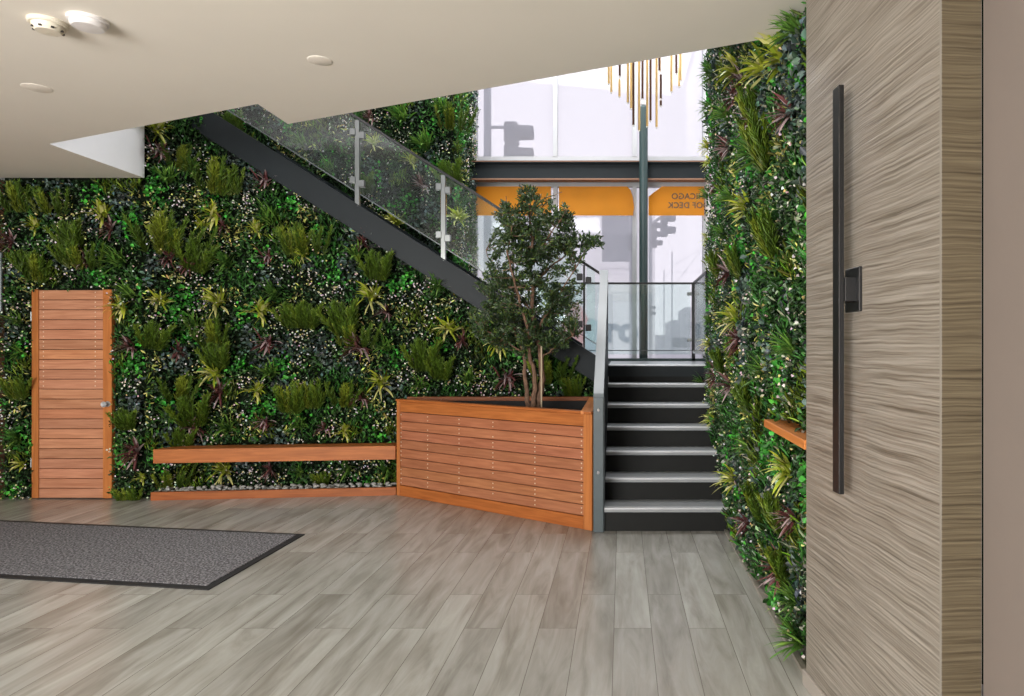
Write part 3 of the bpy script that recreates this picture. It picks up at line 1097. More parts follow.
s1 = MB()
slant_board(s1, BX0, BX1, 0.450, 0.484, 0.22, rt())
s1.build('seat_plank', M['honey'], bq)
s2 = MB()
y0, y1 = by_(BX0), by_(BX1)
s2.add([(BX0, y0 - .022, .355), (BX1, y1 - .022, .355), (BX1, y1, .355), (BX0, y0, .355), (BX0, y0 - .022, .486), (BX1, y1 - .022, .486), (BX1, y1, .486), (BX0, y0, .486)],
       [(3, 2, 1, 0), (4, 5, 6, 7), (0, 1, 5, 4), (1, 2, 6, 5), (2, 3, 7, 6), (3, 0, 4, 7)], 0, rt())
s2.build('front_board', M['honey'], bq)
s3 = MB()
for x in (-4.35, -3.4, -2.45):
    yy = by_(x)
    s3.box((x - .02, yy + 0.03, .40), (x + .02, wall_y(x), .45))
s3.build('bracket', M['steel'], bq)
bb = MB()
y0, y1 = by_(-4.47) - .01, by_(BX1) - .01
bb.add([(-4.47, y0, 0), (BX1, y1, 0), (BX1, y1 + .035, 0), (-4.47, y0 + .035, 0), (-4.47, y0, .078), (BX1, y1, .078), (BX1, y1 + .035, .078), (-4.47, y0 + .035, .078)],
       [(3, 2, 1, 0), (4, 5, 6, 7), (0, 1, 5, 4), (1, 2, 6, 5), (2, 3, 7, 6), (3, 0, 4, 7)], 0, (0.80, 0.72, 0.66))
tag(bb.build('edging_board', M['honey']), 'low reddish wooden board on the floor holding back the pebbles', 'board')
tr_ = MB()
tr_.add([(-4.5, by_(-4.5) + .03, .03), (BX1, by_(BX1) + .03, .03), (BX1, wall_y(BX1), .03), (-4.5, wall_y(-4.5), .03),
         (-4.5, by_(-4.5) + .03, 0), (BX1, by_(BX1) + .03, 0), (BX1, wall_y(BX1), 0), (-4.5, wall_y(-4.5), 0)],
        [(0, 1, 2, 3), (7, 6, 5, 4), (0, 4, 5, 1), (1, 5, 6, 2), (2, 6, 7, 3), (3, 7, 4, 0)])
tag(tr_.build('soil_bed', M['soil']), 'dark soil bed under the pebbles behind the edging board', 'soil', None, 'stuff')
peb = []
for k in range(4):
    mb = MB()
    g = np.random.default_rng(50 + k)
    a, b, c = 0.034 * g.uniform(.8, 1.2), 0.026, 0.018 * g.uniform(.8, 1.2)
    prof = [(math.sin(t) + 1e-3, -math.cos(t)) for t in np.linspace(0.05, math.pi - 0.05, 7)]
    vs, fs = [], []
    for r, z in prof:
        for j in range(12):
            an = 2 * math.pi * j / 12
            w = 1 + 0.1 * math.sin(2 * an + k) + 0.06 * math.cos(3 * an + k)
            vs.append((r * math.cos(an) * a * w, r * math.sin(an) * b * w, z * c))
    for i in range(6):
        for j in range(12):
            q, w = i * 12 + j, i * 12 + (j + 1) % 12
            fs.append((q, w, w + 12, q + 12))
    fs += [tuple(range(12))[::-1], tuple(range(72, 84))]
    mb.add(vs, fs, 0, (1, 1, 1), True)
    o = mb.build('pebble', M['pebble'], sharp=False)
    peb.append(o.data)
    bpy.data.objects.remove(o)
for r_, (dy, zz) in enumerate(((0.062, 0.062), (0.115, 0.068), (0.165, 0.075))):
    x = -4.46
    while x < BX1 - 0.06:
        o = bpy.data.objects.new('pebble', random.choice(peb))
        o.location = (x, by_(x) + dy + random.uniform(-.01, .01), zz + random.uniform(-.006, .012))
        o.rotation_euler = (random.uniform(-.2, .2), random.uniform(-.2, .2), random.uniform(0, 6.28))
        s = random.uniform(.75, 1.05)
        o.scale = (s, s, s)
        COL.objects.link(o)
        tag(o, 'smooth grey river pebble in the row of pebbles under the bench', 'pebble', 'pebbles under the bench')
        x += random.uniform(0.058, 0.078)

# ------------------------------------------------------------------ cedar planter
PA, PB = Vector((-2.215, 6.60, 0)), Vector((-0.238, 5.33, 0))
pd = (PB - PA).normalized()
pn = Vector((pd.y, -pd.x, 0))          # outward, towards the room
PW = (PB - PA).length
pm = Matrix.Translation(PA) @ Matrix(((pd.x, -pn.x, 0, 0), (pd.y, -pn.y, 0, 0), (0, 0, 1, 0), (0, 0, 0, 1)))
HT = 0.945
plr = thing('planter', (-1.1, 6.3, 0), 'large angular cedar planter with horizontal boards holding the tree', 'planter')


def pbox(mb, x0, x1, y0, y1, z0, z1, tint, bev=0.003, mi=0):
    mb.box((x0, y0, z0), (x1, y1, z1), mi, tint, pm, bev)


cl = MB()
nbd = 8
zb, zt = 0.107, HT - 0.022 - 0.10
hh = (zt - zb) / nbd
tones = [.97, 1.0, .92, 1.03, .93, .98, 1.05, 1.0]
for i in range(nbd):
    k = tones[i]
    pbox(cl, 0.047, PW - 0.085, 0.004, 0.03, zb + i * hh, zb + (i + 1) * hh - 0.005, (k, k * random.uniform(.95, 1.04), k * random.uniform(.94, 1.05)))
    for cx_ in (0.06, 0.44, 0.86, 1.28, 1.76, PW - 0.105):
        for dz in (0.27, 0.68):
            if random.random() < 0.88:
                z = zb + (i + dz) * hh
                cl.box((cx_ - .0045, 0.0005, z - .0045), (cx_ + .0045, .005, z + .0045), 1, (1, 1, 1), pm)
clo = cl.build('board_cladding', [M['cedar'], M['screw']], plr)
tb = MB()
pbox(tb, 0.047, PW - 0.085, -0.001, 0.028, zt + 0.001, HT - 0.022, (1.02, 1.02, 1.02))
tb.build('top_rail', M['honey'], plr)
tb = MB()
pbox(tb, 0.047, PW - 0.085, -0.001, 0.028, 0.0, zb - 0.005, (0.97, 0.93, 0.9))
tb.build('bottom_rail', M['honey'], plr)
for x0, x1 in ((0.0, 0.046), (PW - 0.084, PW)):
    po = MB()
    pbox(po, x0, x1, -0.004, 0.05, 0.0, HT - 0.022, rt(.03))
    po.build('corner_post', M['honeyZ'], plr)
cp = MB()
pbox(cp, -0.004, PW, -0.012, 0.06, HT - 0.021, HT, (.97, .92, .9))
cp.build('front_cap', M['honey'], plr)
XR = -0.236
YB_R, YB_L = 6.90, 6.86
cp = MB()
cp.box((XR - 0.095, PB.y + 0.03, HT - 0.024), (XR, YB_R, HT + 0.001), 0, (1.15, 1.12, 1.1), bev=0.003)
cp.build('side_cap', M['honeyY'], plr)
cp = MB()
cp.box((-2.20, YB_L, HT - 0.04), (XR, YB_R + 0.03, HT + 0.001), 0, (0.62, 0.55, 0.5), bev=0.003)
cp.build('back_cap', M['honey'], plr)
sd = MB()
sd.box((XR - 0.03, PB.y + 0.03, 0), (XR - 0.002, YB_R, HT - 0.025), 0, (.9, .9, .9))
sd.build('side_panel', M['cedar'], plr)
sd = MB()
sd.box((-2.215, PA.y + 0.01, 0), (-2.19, 6.93, HT - 0.025), 0, (.9, .9, .9))
sd.build('side_panel', M['cedar'], plr)
so = MB()
so.prism([(-2.18, 6.64), (-0.29, 5.42), (-0.29, 6.88), (-2.18, 6.88)], 0.70, 0.80, 'Z')
so.build('soil', M['soil'], plr)
ln = MB()
ln.prism([(-2.18, 6.88), (XR - 0.03, 6.88), (XR - .03, 6.90), (-2.18, 6.90)], 0.5, HT - .03, 'Z')
ln.build('back_panel', M['blackrub'], plr)

# ------------------------------------------------------------------ tree
TY = 6.22


def tp(px, py, dy=0.0):
    Y = TY + dy
    return Vector((X_at(px, Y), Y, Z_at(py, Y)))


g = np.random.default_rng(77)
tree = thing('tree', tp(533, 408), 'small olive-like tree with reddish stems growing in the cedar planter', 'tree')
wood_mb = MB()
stems = [
    ([(534, 416, 0), (540, 396, .0), (543, 378, .02), (541, 358, .03), (536, 335, .02), (533, 312, 0), (532, 288, -.03), (530, 262, -.03), (533, 238, 0), (529, 214, .03), (532, 194, .03)], .036, .006),
    ([(529, 417, .04), (527, 392, .03), (526, 372, .05), (523, 352, .06), (517, 334, .10), (508, 318, .13), (498, 304, .15)], .027, .006),
    ([(531, 418, -.04), (534, 396, -.05), (535, 374, -.03), (530, 352, -.05), (528, 330, -.08), (521, 305, -.14), (513, 278, -.2), (508, 252, -.24), (512, 226, -.25)], .028, .005),
    ([(536, 335, .02), (545, 318, .0), (556, 300, -.05), (566, 284, -.08), (576, 268, -.1)], .014, .004),
    ([(532, 290, -.03), (545, 272, .05), (560, 258, .1), (576, 246, .14), (594, 240, .16), (604, 236, .16)], .013, .003),
    ([(530, 262, -.03), (543, 244, -.1), (556, 226, -.15), (566, 210, -.16)], .011, .003),
    ([(533, 312, 0), (520, 296, .12), (507, 282, .2), (494, 268, .24), (486, 250, .25)], .012, .003),
    ([(523, 352, .06), (508, 342, .02), (495, 336, -.04), (485, 330, -.1)], .009, .003),
    ([(541, 358, .03), (552, 350, -.04), (562, 342, -.1), (573, 336, -.12)], .009, .003),
    ([(533, 238, 0), (521, 222, -.04), (510, 208, -.08), (506, 196, -.1)], .008, .003),
    ([(529, 214, .03), (540, 200, .05), (552, 196, .1), (562, 192, .12)], .007, .003),
]
skel = []
for pts, r0, r1 in stems:
    P = [tp(x, y, d) for x, y, d in pts]
    fine = []
    for a, b in zip(P[:-1], P[1:]):
        for k in range(3):
            fine.append(a.lerp(b, k / 3) + Vector(g.normal(size=3) * 0.006))
    fine.append(P[-1])
    n = len(fine)
    wood_mb.tube(fine, [r0 + (r1 - r0) * (i / (n - 1)) ** 0.8 for i in range(n)], 8)
    skel += [(p, i / n) for i, p in enumerate(fine) if p.z > Z_at(372, TY)]
SK = np.array([p for p, _ in skel])
blobs = [(508, 218, 16, 18, .2, .45), (555, 218, 20, 16, .2, .5), (530, 222, 30, 32, .32, 1.2), (512, 250, 30, 30, .34, 1.1), (548, 250, 30, 34, .34, 1.2), (572, 242, 22, 14, .2, .4), (596, 241, 13, 8, .12, .18), (500, 292, 26, 26, .34, .9),
         (534, 296, 34, 30, .38, 1.2), (565, 296, 22, 20, .22, .5), (516, 336, 34, 20, .3, .9), (552, 340, 28, 18, .28, .6), (486, 320, 22, 24, .24, .8), (574, 326, 12, 12, .16, .2), (528, 196, 12, 12, .14, .22)]
wts = np.array([b[5] for b in blobs])
LP, LD, LN, LL, LW, LC = [], [], [], [], [], []
for t in range(560):
    b = blobs[g.choice(len(blobs), p=wts / wts.sum())]
    u = g.normal(size=3)
    u = u / np.linalg.norm(u) * (g.random() ** 0.38)
    tip = np.array(tp(b[0] + u[0] * b[2], b[1] + u[2] * b[3], u[1] * b[4]))
    d = np.linalg.norm(SK - tip, axis=1)
    j = int(np.argmin(d + np.where(SK[:, 2] > tip[2] + 0.02, 0.25, 0)))
    root = SK[j]
    ln_ = np.linalg.norm(tip - root)
    if ln_ < 0.03:
        continue
    mid = (root + tip) / 2 + np.array([0, 0, -0.12 * ln_]) + g.normal(size=3) * 0.015
    path = [root * (1 - s) ** 2 + 2 * mid * s * (1 - s) + tip * s * s for s in np.linspace(0, 1, 6)]
    wood_mb.tube([Vector(p) for p in path], [0.0042 * (1 - 0.75 * i / 5) for i in range(6)], 4, caps=False)
    nl = int(24 + ln_ * 60)
    for k in range(nl):
        s = 1 - (g.random() ** 1.5) * min(0.75, 0.22 / ln_ + 0.1)
        p = root * (1 - s) ** 2 + 2 * mid * s * (1 - s) + tip * s * s
        tg = unit((tip - mid)[None])[0]
        dd = tg * 0.7 + g.normal(size=3) * 0.65 + np.array([0, 0, 0.1])
        LP.append(p + g.normal(size=3) * 0.012)
        LD.append(dd)
        LN.append(g.normal(size=3) * 0.7 + np.array([0, -0.4, 0.8]))
        LL.append(g.uniform(0.032, 0.054))
        LW.append(g.uniform(0.013, 0.020))
        LC.append(np.array([(0.065, 0.11, 0.038), (0.045, 0.085, 0.034), (0.13, 0.19, 0.04), (0.12, 0.15, 0.10)][g.choice(4, p=[.4, .3, .15, .15])]) * g.uniform(.6, 1.35))
wood_mb.build('trunk', M['bark'], tree)
V, Fq, C = leaf_arrays(np.array(LP), np.array(LD), unit(np.array(LN)), np.array(LL), np.array(LW), np.array(LC))
np_mesh('foliage', V, Fq, C, M['treeleaf'], tree)
st = MB().tube([tp(541.5, 410, -.09), tp(541.5, 346, -.09)], 0.007, 8)
tag(st.build('plant_stake', M['stake']), 'thin pale cane standing against the tree stems in the planter', 'stake')

# ------------------------------------------------------------------ lower stairs
SX0, SX1 = -0.140, 0.93
HK = [0.188 + 0.18 * k for k in range(7)]
YK = [5.30 + 0.28 * k for k in range(7)]
stair = thing('staircase', (0.35, 5.3, 0), 'short straight black staircase with pale metal nosings rising to the landing', 'stairs')
for k in range(6):
    z, y = HK[k], YK[k]
    MB().box((SX0, y, z - 0.035), (SX1, y + 0.30, z), bev=0.004).build('tread', M['step'], stair)
for k in range(7):
    z, y = HK[k], YK[k]
    MB().box((SX0, y + 0.025, 0.0 if k == 0 else HK[k - 1] - 0.002), (SX1, y + 0.045, z - 0.036)).box((SX0, y + 0.018, z - 0.062), (SX1, y + 0.026, z - 0.036)).build('riser', M['tread'], stair)
    MB().box((SX0, y - 0.006, z - 0.012), (SX1, y + 0.052, z + 0.003), bev=0.003).build('nosing', M['nosing'], stair)
MB().box((SX0 + .01, 5.6, 0), (SX1, 6.98, 0.15)).build('plinth', M['tread'], stair)

# sloping steel guard on the left of the stairs
gd = thing('stair_guard', (-0.18, 5.3, 0), 'grey steel guard with broad sloping cap between planter and stairs', 'railing')
GX0, GX1 = -0.226, -0.146
MB().box((GX0, 5.285, 0), (GX1, 5.36, 1.062), bev=0.003).build('newel', plain('newel steel', rgb(70, 80, 83), 0.4), gd)
sg = MB()
sg.prism([(5.36, 0.0), (5.36, 0.98), (7.02, 2.16), (7.06, 2.16), (7.06, 0.9), (6.2, 0.0)], GX0 + 0.01, GX1 + 0.001, 'X')
sg.build('side_plate', M['steel'], gd)
cpm = MB()
cpm.prism([(5.30, 1.064), (5.33, 1.092), (7.04, 2.262), (7.07, 2.262), (7.07, 2.16), (7.0, 2.152), (5.33, 0.975)], GX0, GX1, 'X')
cpm.build('sloping_cap', M['guard'], gd)
bl = MB()
for z in (Z_at(410, 5.3), Z_at(472, 5.3)):
    bl.tube([((GX0 + GX1) / 2, 5.286, z), ((GX0 + GX1) / 2, 5.280, z)], 0.011, 12)
bl.build('bolt', M['chrome'], gd)
MB().box((GX1 + .001, 5.30, 0.0), (GX1 + 0.006, 5.36, 1.06)).build('edge_strip', M['guard'], gd)

# ------------------------------------------------------------------ landing
LZ = HK[6]
land = thing('landing', (0.2, 7.9, LZ), 'dark landing with a pale front edge at the top of the short stairs', 'landing')
MB().box((-0.20, 6.985, LZ - 0.12), (1.155, 8.80, LZ - 0.004)).box((-1.25, 7.25, LZ - 0.12), (-0.20, 8.80, LZ - 0.004)).build('deck', M['steel'], land)
MB().box((-0.14, 7.03, LZ - 0.004), (1.155, 8.72, LZ)).build('surface', M['step'], land)
MB().box((-1.25, 8.66, LZ), (1.155, 8.76, LZ + 0.035)).build('base_shoe', M['column'], land)


def clamp(mb, x, y, z, s=0.035):
    mb.box((x - s, y - 0.02, z - s * .8), (x + s, y + 0.02, z + s * .8), bev=0.004)


# rear glass guard of the landing
rg = thing('glass_railing', (0.2, 8.7, LZ), 'glass guard panel with thin dark rail along the window side of the landing', 'railing')
zt_, zb_ = Z_at(283.5, 8.7), Z_at(352, 8.7)
xa_, xb_ = -1.1, X_at(692.5, 8.7)
MB().box((xa_, 8.665, zt_ - 0.012), (xb_ + .02, 8.705, zt_ + 0.012)).build('top_rail', M['black'], rg)
for a, b in ((xa_, X_at(583, 8.7)), (X_at(584, 8.7), xb_ - 0.03)):
    MB().box((a, 8.68, zb_ - .03), (b, 8.692, zt_ - 0.012)).build('glass_panel', M['glass'], rg)
MB().box((xa_, 8.672, Z_at(350.5, 8.7) - .006), (xb_, 8.70, Z_at(350.5, 8.7) + .006)).build('bottom_rail', M['guard'], rg)
MB().box((xb_ - .012, 8.66, LZ), (xb_ + 0.03, 8.71, zt_)).build('post', M['black'], rg)
cm = MB()
for py in (294, 340):
    cm.box((xb_ - .07, 8.66, Z_at(py, 8.7) - .022), (xb_ - .01, 8.71, Z_at(py, 8.7) + .022), bev=0.003)
cm.build('clamp', M['stainless'], rg)
rs = thing('glass_railing', (0.93, 8.2, LZ), 'narrow side glass guard at the right end of the landing by the green wall', 'railing')
MB().box((xb_ - .005, 7.3, zt_ - 0.012), (xb_ + .03, 8.66, zt_ + 0.012)).build('top_rail', M['black'], rs)
MB().box((xb_ + .006, 7.35, zb_), (xb_ + .018, 8.64, zt_ - .012)).build('glass_panel', M['glass'], rs)
MB().box((xb_ - .004, 7.3, LZ + .10), (xb_ + .028, 8.66, LZ + .13)).build('bottom_rail', M['stainless'], rs)
MB().box((xb_ - .004, 7.3, LZ), (xb_ + .03, 7.34, zt_)).build('post', M['black'], rs)


# ------------------------------------------------------------------ upper flight
def fy(x, off=0.0):
    """near face of the stringer of the upper flight"""
    return wall_y(x) - 0.145 + off


uf = thing('staircase', (-2.3, 7.4, 0), 'long dark steel flight rising leftwards above the planted wall', 'stairs')


def slope_strip(mb, x0, x1, f0, f1, yo0, yo1, tint=(1, 1, 1), mi=0):
    """bar between heights f0(x), f1(x), from depth yo0 to yo1 behind the stringer face"""
    vs = []
    for yo in (yo0, yo1):
        vs += [(x0, fy(x0, yo), f0(x0)), (x1, fy(x1, yo), f0(x1)), (x1, fy(x1, yo), f1(x1)), (x0, fy(x0, yo), f1(x0))]
    mb.add(vs, [(0, 1, 2, 3), (7, 6, 5, 4), (0, 4, 5, 1), (1, 5, 6, 2), (2, 6, 7, 3), (3, 7, 4, 0)], mi, tint)


UX0, UX1 = -4.62, -0.17
s_ = MB()
slope_strip(s_, UX0, UX1, lambda x: str_top(x) - 0.275, lambda x: str_top(x), 0.0, 0.02)
slope_strip(s_, UX0, UX1, lambda x: str_top(x) - 0.010, lambda x: str_top(x) + 0.004, -0.006, 0.06)
slope_strip(s_, UX0, UX1, lambda x: str_top(x) - 0.279, lambda x: str_top(x) - 0.265, -0.006, 0.06)
s_.build('stringer', M['steel'], uf)
s_ = MB()
slope_strip(s_, -4.0, UX1 - 0.3, lambda x: str_top(x) - 0.275, lambda x: str_top(x), 1.05, 1.08)
s_.build('stringer', M['steel'], uf)
k = 0
x = -0.62
z = LZ + 0.178
while z < 3.9:
    tb_ = MB()
    ya = fy(x, 0.07)
    tb_.box((x - 0.30, ya, z - 0.04), (x, ya + 0.97, z), bev=0.003)
    tb_.build('tread', M['tread'], uf)
    MB().box((x - 0.02, ya, z - 0.17), (x - 0.005, ya + 0.97, z - 0.041)).build('riser', M['tread'], uf)
    z += 0.178
    x -= 0.28

ur = thing('glass_railing', (-2.3, 6.95, 1.9), 'sloping glass railing with clamped steel posts along the upper flight', 'railing')
hr = MB()
slope_strip(hr, UX0, -0.235, lambda x: str_top(x) + 0.865, lambda x: str_top(x) + 0.895, -0.005, 0.045)
hr.build('handrail', M['black'], ur)
lr = MB()
slope_strip(lr, UX0, -0.25, lambda x: str_top(x) + 0.117, lambda x: str_top(x) + 0.129, 0.010, 0.028)
lr.build('lower_rail', M['guard'], ur)


def x_on_flight(px):
    kx = (px - CX) / F
    s = (7.09 - 6.83) / 4.4
    return kx * (6.83 + 4.6 * s - 0.145) / (1 - kx * s)


PX = [357, 443, 513, 584]
posts_x = [x_on_flight(p) for p in PX]
for i, xx in enumerate(posts_x):
    dark = i >= 2
    w = 0.024 if not dark else 0.010
    top = str_top(xx) + (0.86)
    MB().box((xx - w, fy(xx, 0.0), str_top(xx) - 0.02), (xx + w, fy(xx, 0.03), top), bev=0.003).build('post', M['black'] if dark else M['stainless'], ur)
    for dz in (0.72, 0.23):
        for sgn in (-1, 1):
            cmb = MB()
            zc = str_top(xx) + dz - sgn * 0.018
            cmb.box((xx + sgn * 0.045 - 0.03, fy(xx, -0.006), zc - 0.035), (xx + sgn * 0.045 + 0.03, fy(xx, 0.04), zc + 0.035), bev=0.004)
            cmb.build('clamp', M['black'] if dark else M['stainless'], ur)
edges = [UX0] + posts_x + [-0.25]
for a, b in zip(edges[:-1], edges[1:]):
    gp = MB()
    slope_strip(gp, a + 0.03, b - 0.03, lambda x: str_top(x) + 0.125, lambda x: str_top(x) + 0.862, 0.012, 0.024)
    gp.build('glass_panel', M['glass'], ur)

# ------------------------------------------------------------------ chandelier
CHY = 8.0
ch = thing('chandelier', (X_at(645, CHY), CHY, ZR), 'cluster chandelier of hanging slim brass and bronze tubes in the stairwell', 'chandelier')
hx_, hy_ = ch.location.x, ch.location.y
MB().lathe([(0.36, -0.04), (0.37, -0.02), (0.37, 0.0)], 40, (hx_, hy_, ZR)).build('canopy', M['brass'], ch)
RODS = [(145, 300, 0, 60), (165, 365, 0, 60), (230, 240, 1, 60), (228, 400, 0, 17), (293, 445, 0, 70), (318, 490, 0, 60), (336, 620, 1, 75), (382, 200, 1, 60), (380, 660, 0, 80),
        (406, 415, 1, 60), (443, 630, 0, 80), (468, 585, 1, 75), (515, 635, 0, 75), (537, 200, 1, 60), (548, 415, 1, 24), (548, 470, 1, 5), (630, 360, 0, 60), (668, 220, 1, 60),
        (700, 275, 0, 60), (690, 320, 0, 18)]
for i, (zx, zy, dk, lpx) in enumerate(RODS):
    px, py = 590 + zx / 7.736, 45 + zy / 7.736
    off = abs(px - 645) / 45
    dy = (0.30 * math.sqrt(max(0, 1 - off * off))) * (1 if i % 2 else -1) * random.uniform(.3, 1)
    Y = CHY + dy
    x, zb0 = X_at(px, Y), Z_at(py, Y)
    ln0 = lpx * Y / F
    rod = MB().tube([(x, Y, zb0), (x, Y, zb0 + ln0)], 0.014, 12)
    ro = rod.build('tube', M['bronze'] if dk else M['brass'], ch)
    MB().tube([(x, Y, zb0 + ln0), (x, Y, ZR - 0.03)], 0.0022, 5).build('wire', M['brass'], ro)
    MB().tube([(x, Y, zb0 - 0.012), (x, Y, zb0)], 0.011, 10).build('diffuser', M['lens'], ro)

# ------------------------------------------------------------------ tall rippled door with black pull
Q0 = Vector((0.80, 2.915, 0))
qd = Vector((0.0995, -0.995, 0)).normalized()     # along the leaf towards the viewer
qn = Vector((-0.995, -0.0995, 0)).normalized()    # out of the leaf, to the stairs side
qm = Matrix(((qd.x, -qn.x, 0, Q0.x), (qd.y, -qn.y, 0, Q0.y), (0, 0, 1, 0), (0, 0, 0, 1)))
d2 = thing('door_2', Q0, 'tall door faced in rippled taupe laminate at the right of the picture', None, None, 'structure')
QW, QT = 1.025, 0.122
lf = MB()
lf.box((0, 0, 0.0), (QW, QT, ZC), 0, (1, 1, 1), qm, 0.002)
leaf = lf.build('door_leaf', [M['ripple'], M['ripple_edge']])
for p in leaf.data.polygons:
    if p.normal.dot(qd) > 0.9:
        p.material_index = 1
# leaf gets its own axes so the ripple runs level along it
leaf.data.transform(qm.inverted())
leaf.parent = d2
leaf.matrix_parent_inverse = Matrix.Identity(4)
leaf.matrix_basis = Matrix.Translation(-Q0) @ qm
MB().box((-0.008, -0.014, 0.0), (QW, -0.001, 0.068), 0, (1, 1, 1), qm, 0.002).build('kick_board', M['base'], d2)
MB().box((QW - 0.006, -0.002, 0.0), (QW + 0.001, 0.0, ZC), 0, (1, 1, 1), qm).build('edge_trim', M['curb'], d2)
hm = MB()
hm.box((0.474 - .0285, -0.0715, 0.939), (0.474 + .0285, -0.0520, 2.412), 0, (1, 1, 1), qm, 0.002)
hnd = hm.build('pull_handle', M['black'], d2)
hnd['label'] = 'long matt black vertical pull bar'
MB().box((0.474 - .044, -0.052, 1.676 - .044), (0.474 + .036, -0.010, 1.676 + .044), 0, (1, 1, 1), qm, 0.002).build('standoff', M['black'], hnd)
MB().box((0.474 - .055, -0.012, 1.676 - .08), (0.474 + .062, -0.0005, 1.676 + .08), 0, (1, 1, 1), qm, 0.002).build('mounting_plate', M['black'], hnd)

# ------------------------------------------------------------------ shelf and floor edging of the right green wall
sh = MB()
sh.box((0.795, 2.93, 1.018), (0.93, 3.76, 1.060), 0, (1.15, 1.12, 1.0), bev=0.003)
tag(sh.build('shelf', M['honeyY']), 'honey-coloured wooden shelf projecting from the right green wall', 'shelf')
struct('baseboard_right', MB().box((0.808, 2.93, 0), (0.835, 5.30, 0.018)).box((0.835, 2.93, 0), (0.93, 5.30, 0.008)), M['curb'])

# ------------------------------------------------------------------ floor mat
mt = thing('floor_mat', (-3.8, 4.8, 0), 'large dark grey carpet mat with black rubber border on the floor', 'mat')
mc = [(-2.465, 5.215), (-2.487, 4.035), (-4.9, 4.385), (-5.55, 4.48), (-5.55, 5.68)]
MB().prism(mc, 0.0, 0.007, 'Z').build('rubber_border', M['blackrub'], mt)
inn = [(-2.515, 5.175), (-2.532, 4.095), (-4.9, 4.44), (-5.50, 4.53), (-5.50, 5.625)]
MB().prism(inn, 0.006, 0.012, 'Z').build('carpet', M['carpet'], mt)

# ------------------------------------------------------------------ ceiling fittings


def fitting(name, px, py, label, cat, parts):
    Y = F * (ZC - EYE) / (CY - py)
    t = thing(name, (X_at(px, Y), Y, ZC), label, cat)
    for pn_, prof, mat in parts:
        MB().lathe(prof, 40, (t.location.x, t.location.y, ZC)).build(pn_, mat, t)
    return t


sdx = fitting('smoke_detector', 48, 22, 'ivory smoke detector with dark vent slots, left one on the ceiling', 'smoke detector', [
    ('base_plate', [(0.001, 0), (0.082, 0), (0.082, -0.012), (0.076, -0.018)], M['plastic']),
    ('sensor_head', [(0.066, -0.018), (0.064, -0.036), (0.05, -0.05), (0.001, -0.052)], M['plastic'])])
vt = MB()
for a in range(8):
    an = a * math.pi / 4 + 0.2
    mm = Matrix.Translation(sdx.location) @ Matrix.Rotation(an, 4, 'Z')
    vt.box((0.055, -0.006, -0.044), (0.0652, 0.006, -0.037), 0, (1, 1, 1), mm)
vt.build('vent_slot', M['black'], sdx)
fitting('smoke_alarm', 88, 19.5, 'white round alarm disc with smooth face, right one on the ceiling', 'alarm', [
    ('base_plate', [(0.001, 0), (0.085, 0), (0.085, -0.014), (0.080, -0.018)], M['plastic2']),
    ('sensor_head', [(0.074, -0.018), (0.074, -0.032), (0.064, -0.042), (0.001, -0.046)], M['plastic2'])])
fitting('cover_plate', 37, 88, 'flat round painted cover disc below the smoke detectors, near left edge', 'cover plate', [
    ('disc', [(0.001, 0), (0.078, 0), (0.077, -0.0015), (0.07, -0.003), (0.001, -0.003)], M['paintring'])])
fitting('cover_plate', 320, 60.5, 'flat round painted cover disc alone in the middle of the ceiling', 'cover plate', [
    ('disc', [(0.001, 0), (0.066, 0), (0.065, -0.0015), (0.06, -0.003), (0.001, -0.003)], M['paintring'])])

# ------------------------------------------------------------------ orange banners on the window
BZ1, BZ0 = Z_at(186.5, 9.33), Z_at(215.5, 9.33)


def lettering(name, cu, parent, loc, rot):
    tmp = bpy.data.objects.new('tmp', cu)
    me = bpy.data.meshes.new_from_object(tmp)
    bpy.data.objects.remove(tmp)
    o = bpy.data.objects.new(name, me)
    o.parent = parent
    o.location = loc
    o.rotation_euler = rot
    COL.objects.link(o)
    return o


def banner(pts, label):
    mb = MB()
    mb.prism([(X_at(a, 9.33), Z_at(b, 9.33)) for a, b in pts], 9.325, 9.331, 'Y')
    return tag(mb.build('banner', M['orange']), label, 'banner', 'orange banners')


banner([(476, 186.5), (551, 186.5), (551, 215.5), (476, 215.5)], 'plain orange banner in the lower window left of the first mullion')
banner([(559, 186.5), (627, 186.5), (630.5, 190), (632.5, 196), (634, 207), (633, 215.5), (559, 215.5)], 'plain orange banner with curved right corner, between mullion and column')
b3 = banner([(648.5, 197), (653, 193), (662, 186.5), (704, 186.5), (704, 215.5), (648.5, 215.5)], 'orange banner with reversed dark lettering, right of the column')
for body, px_end, py in (('CHICAGO', 671.5, 196.5), ('ROOF DECK', 668, 205.5)):
    cu = bpy.data.curves.new('lettering', 'FONT')
    cu.body = body
    cu.size = 0.112
    cu.offset = 0.0025
    cu.space_character = 1.05
    cu.align_x = 'RIGHT'
    cu.align_y = 'CENTER'
    cu.extrude = 0.001
    cu.materials.append(M['lettering'])
    lettering('lettering', cu, b3, (X_at(px_end, 9.32), 9.322, Z_at(py, 9.32)), (R(90), 0, R(180)))

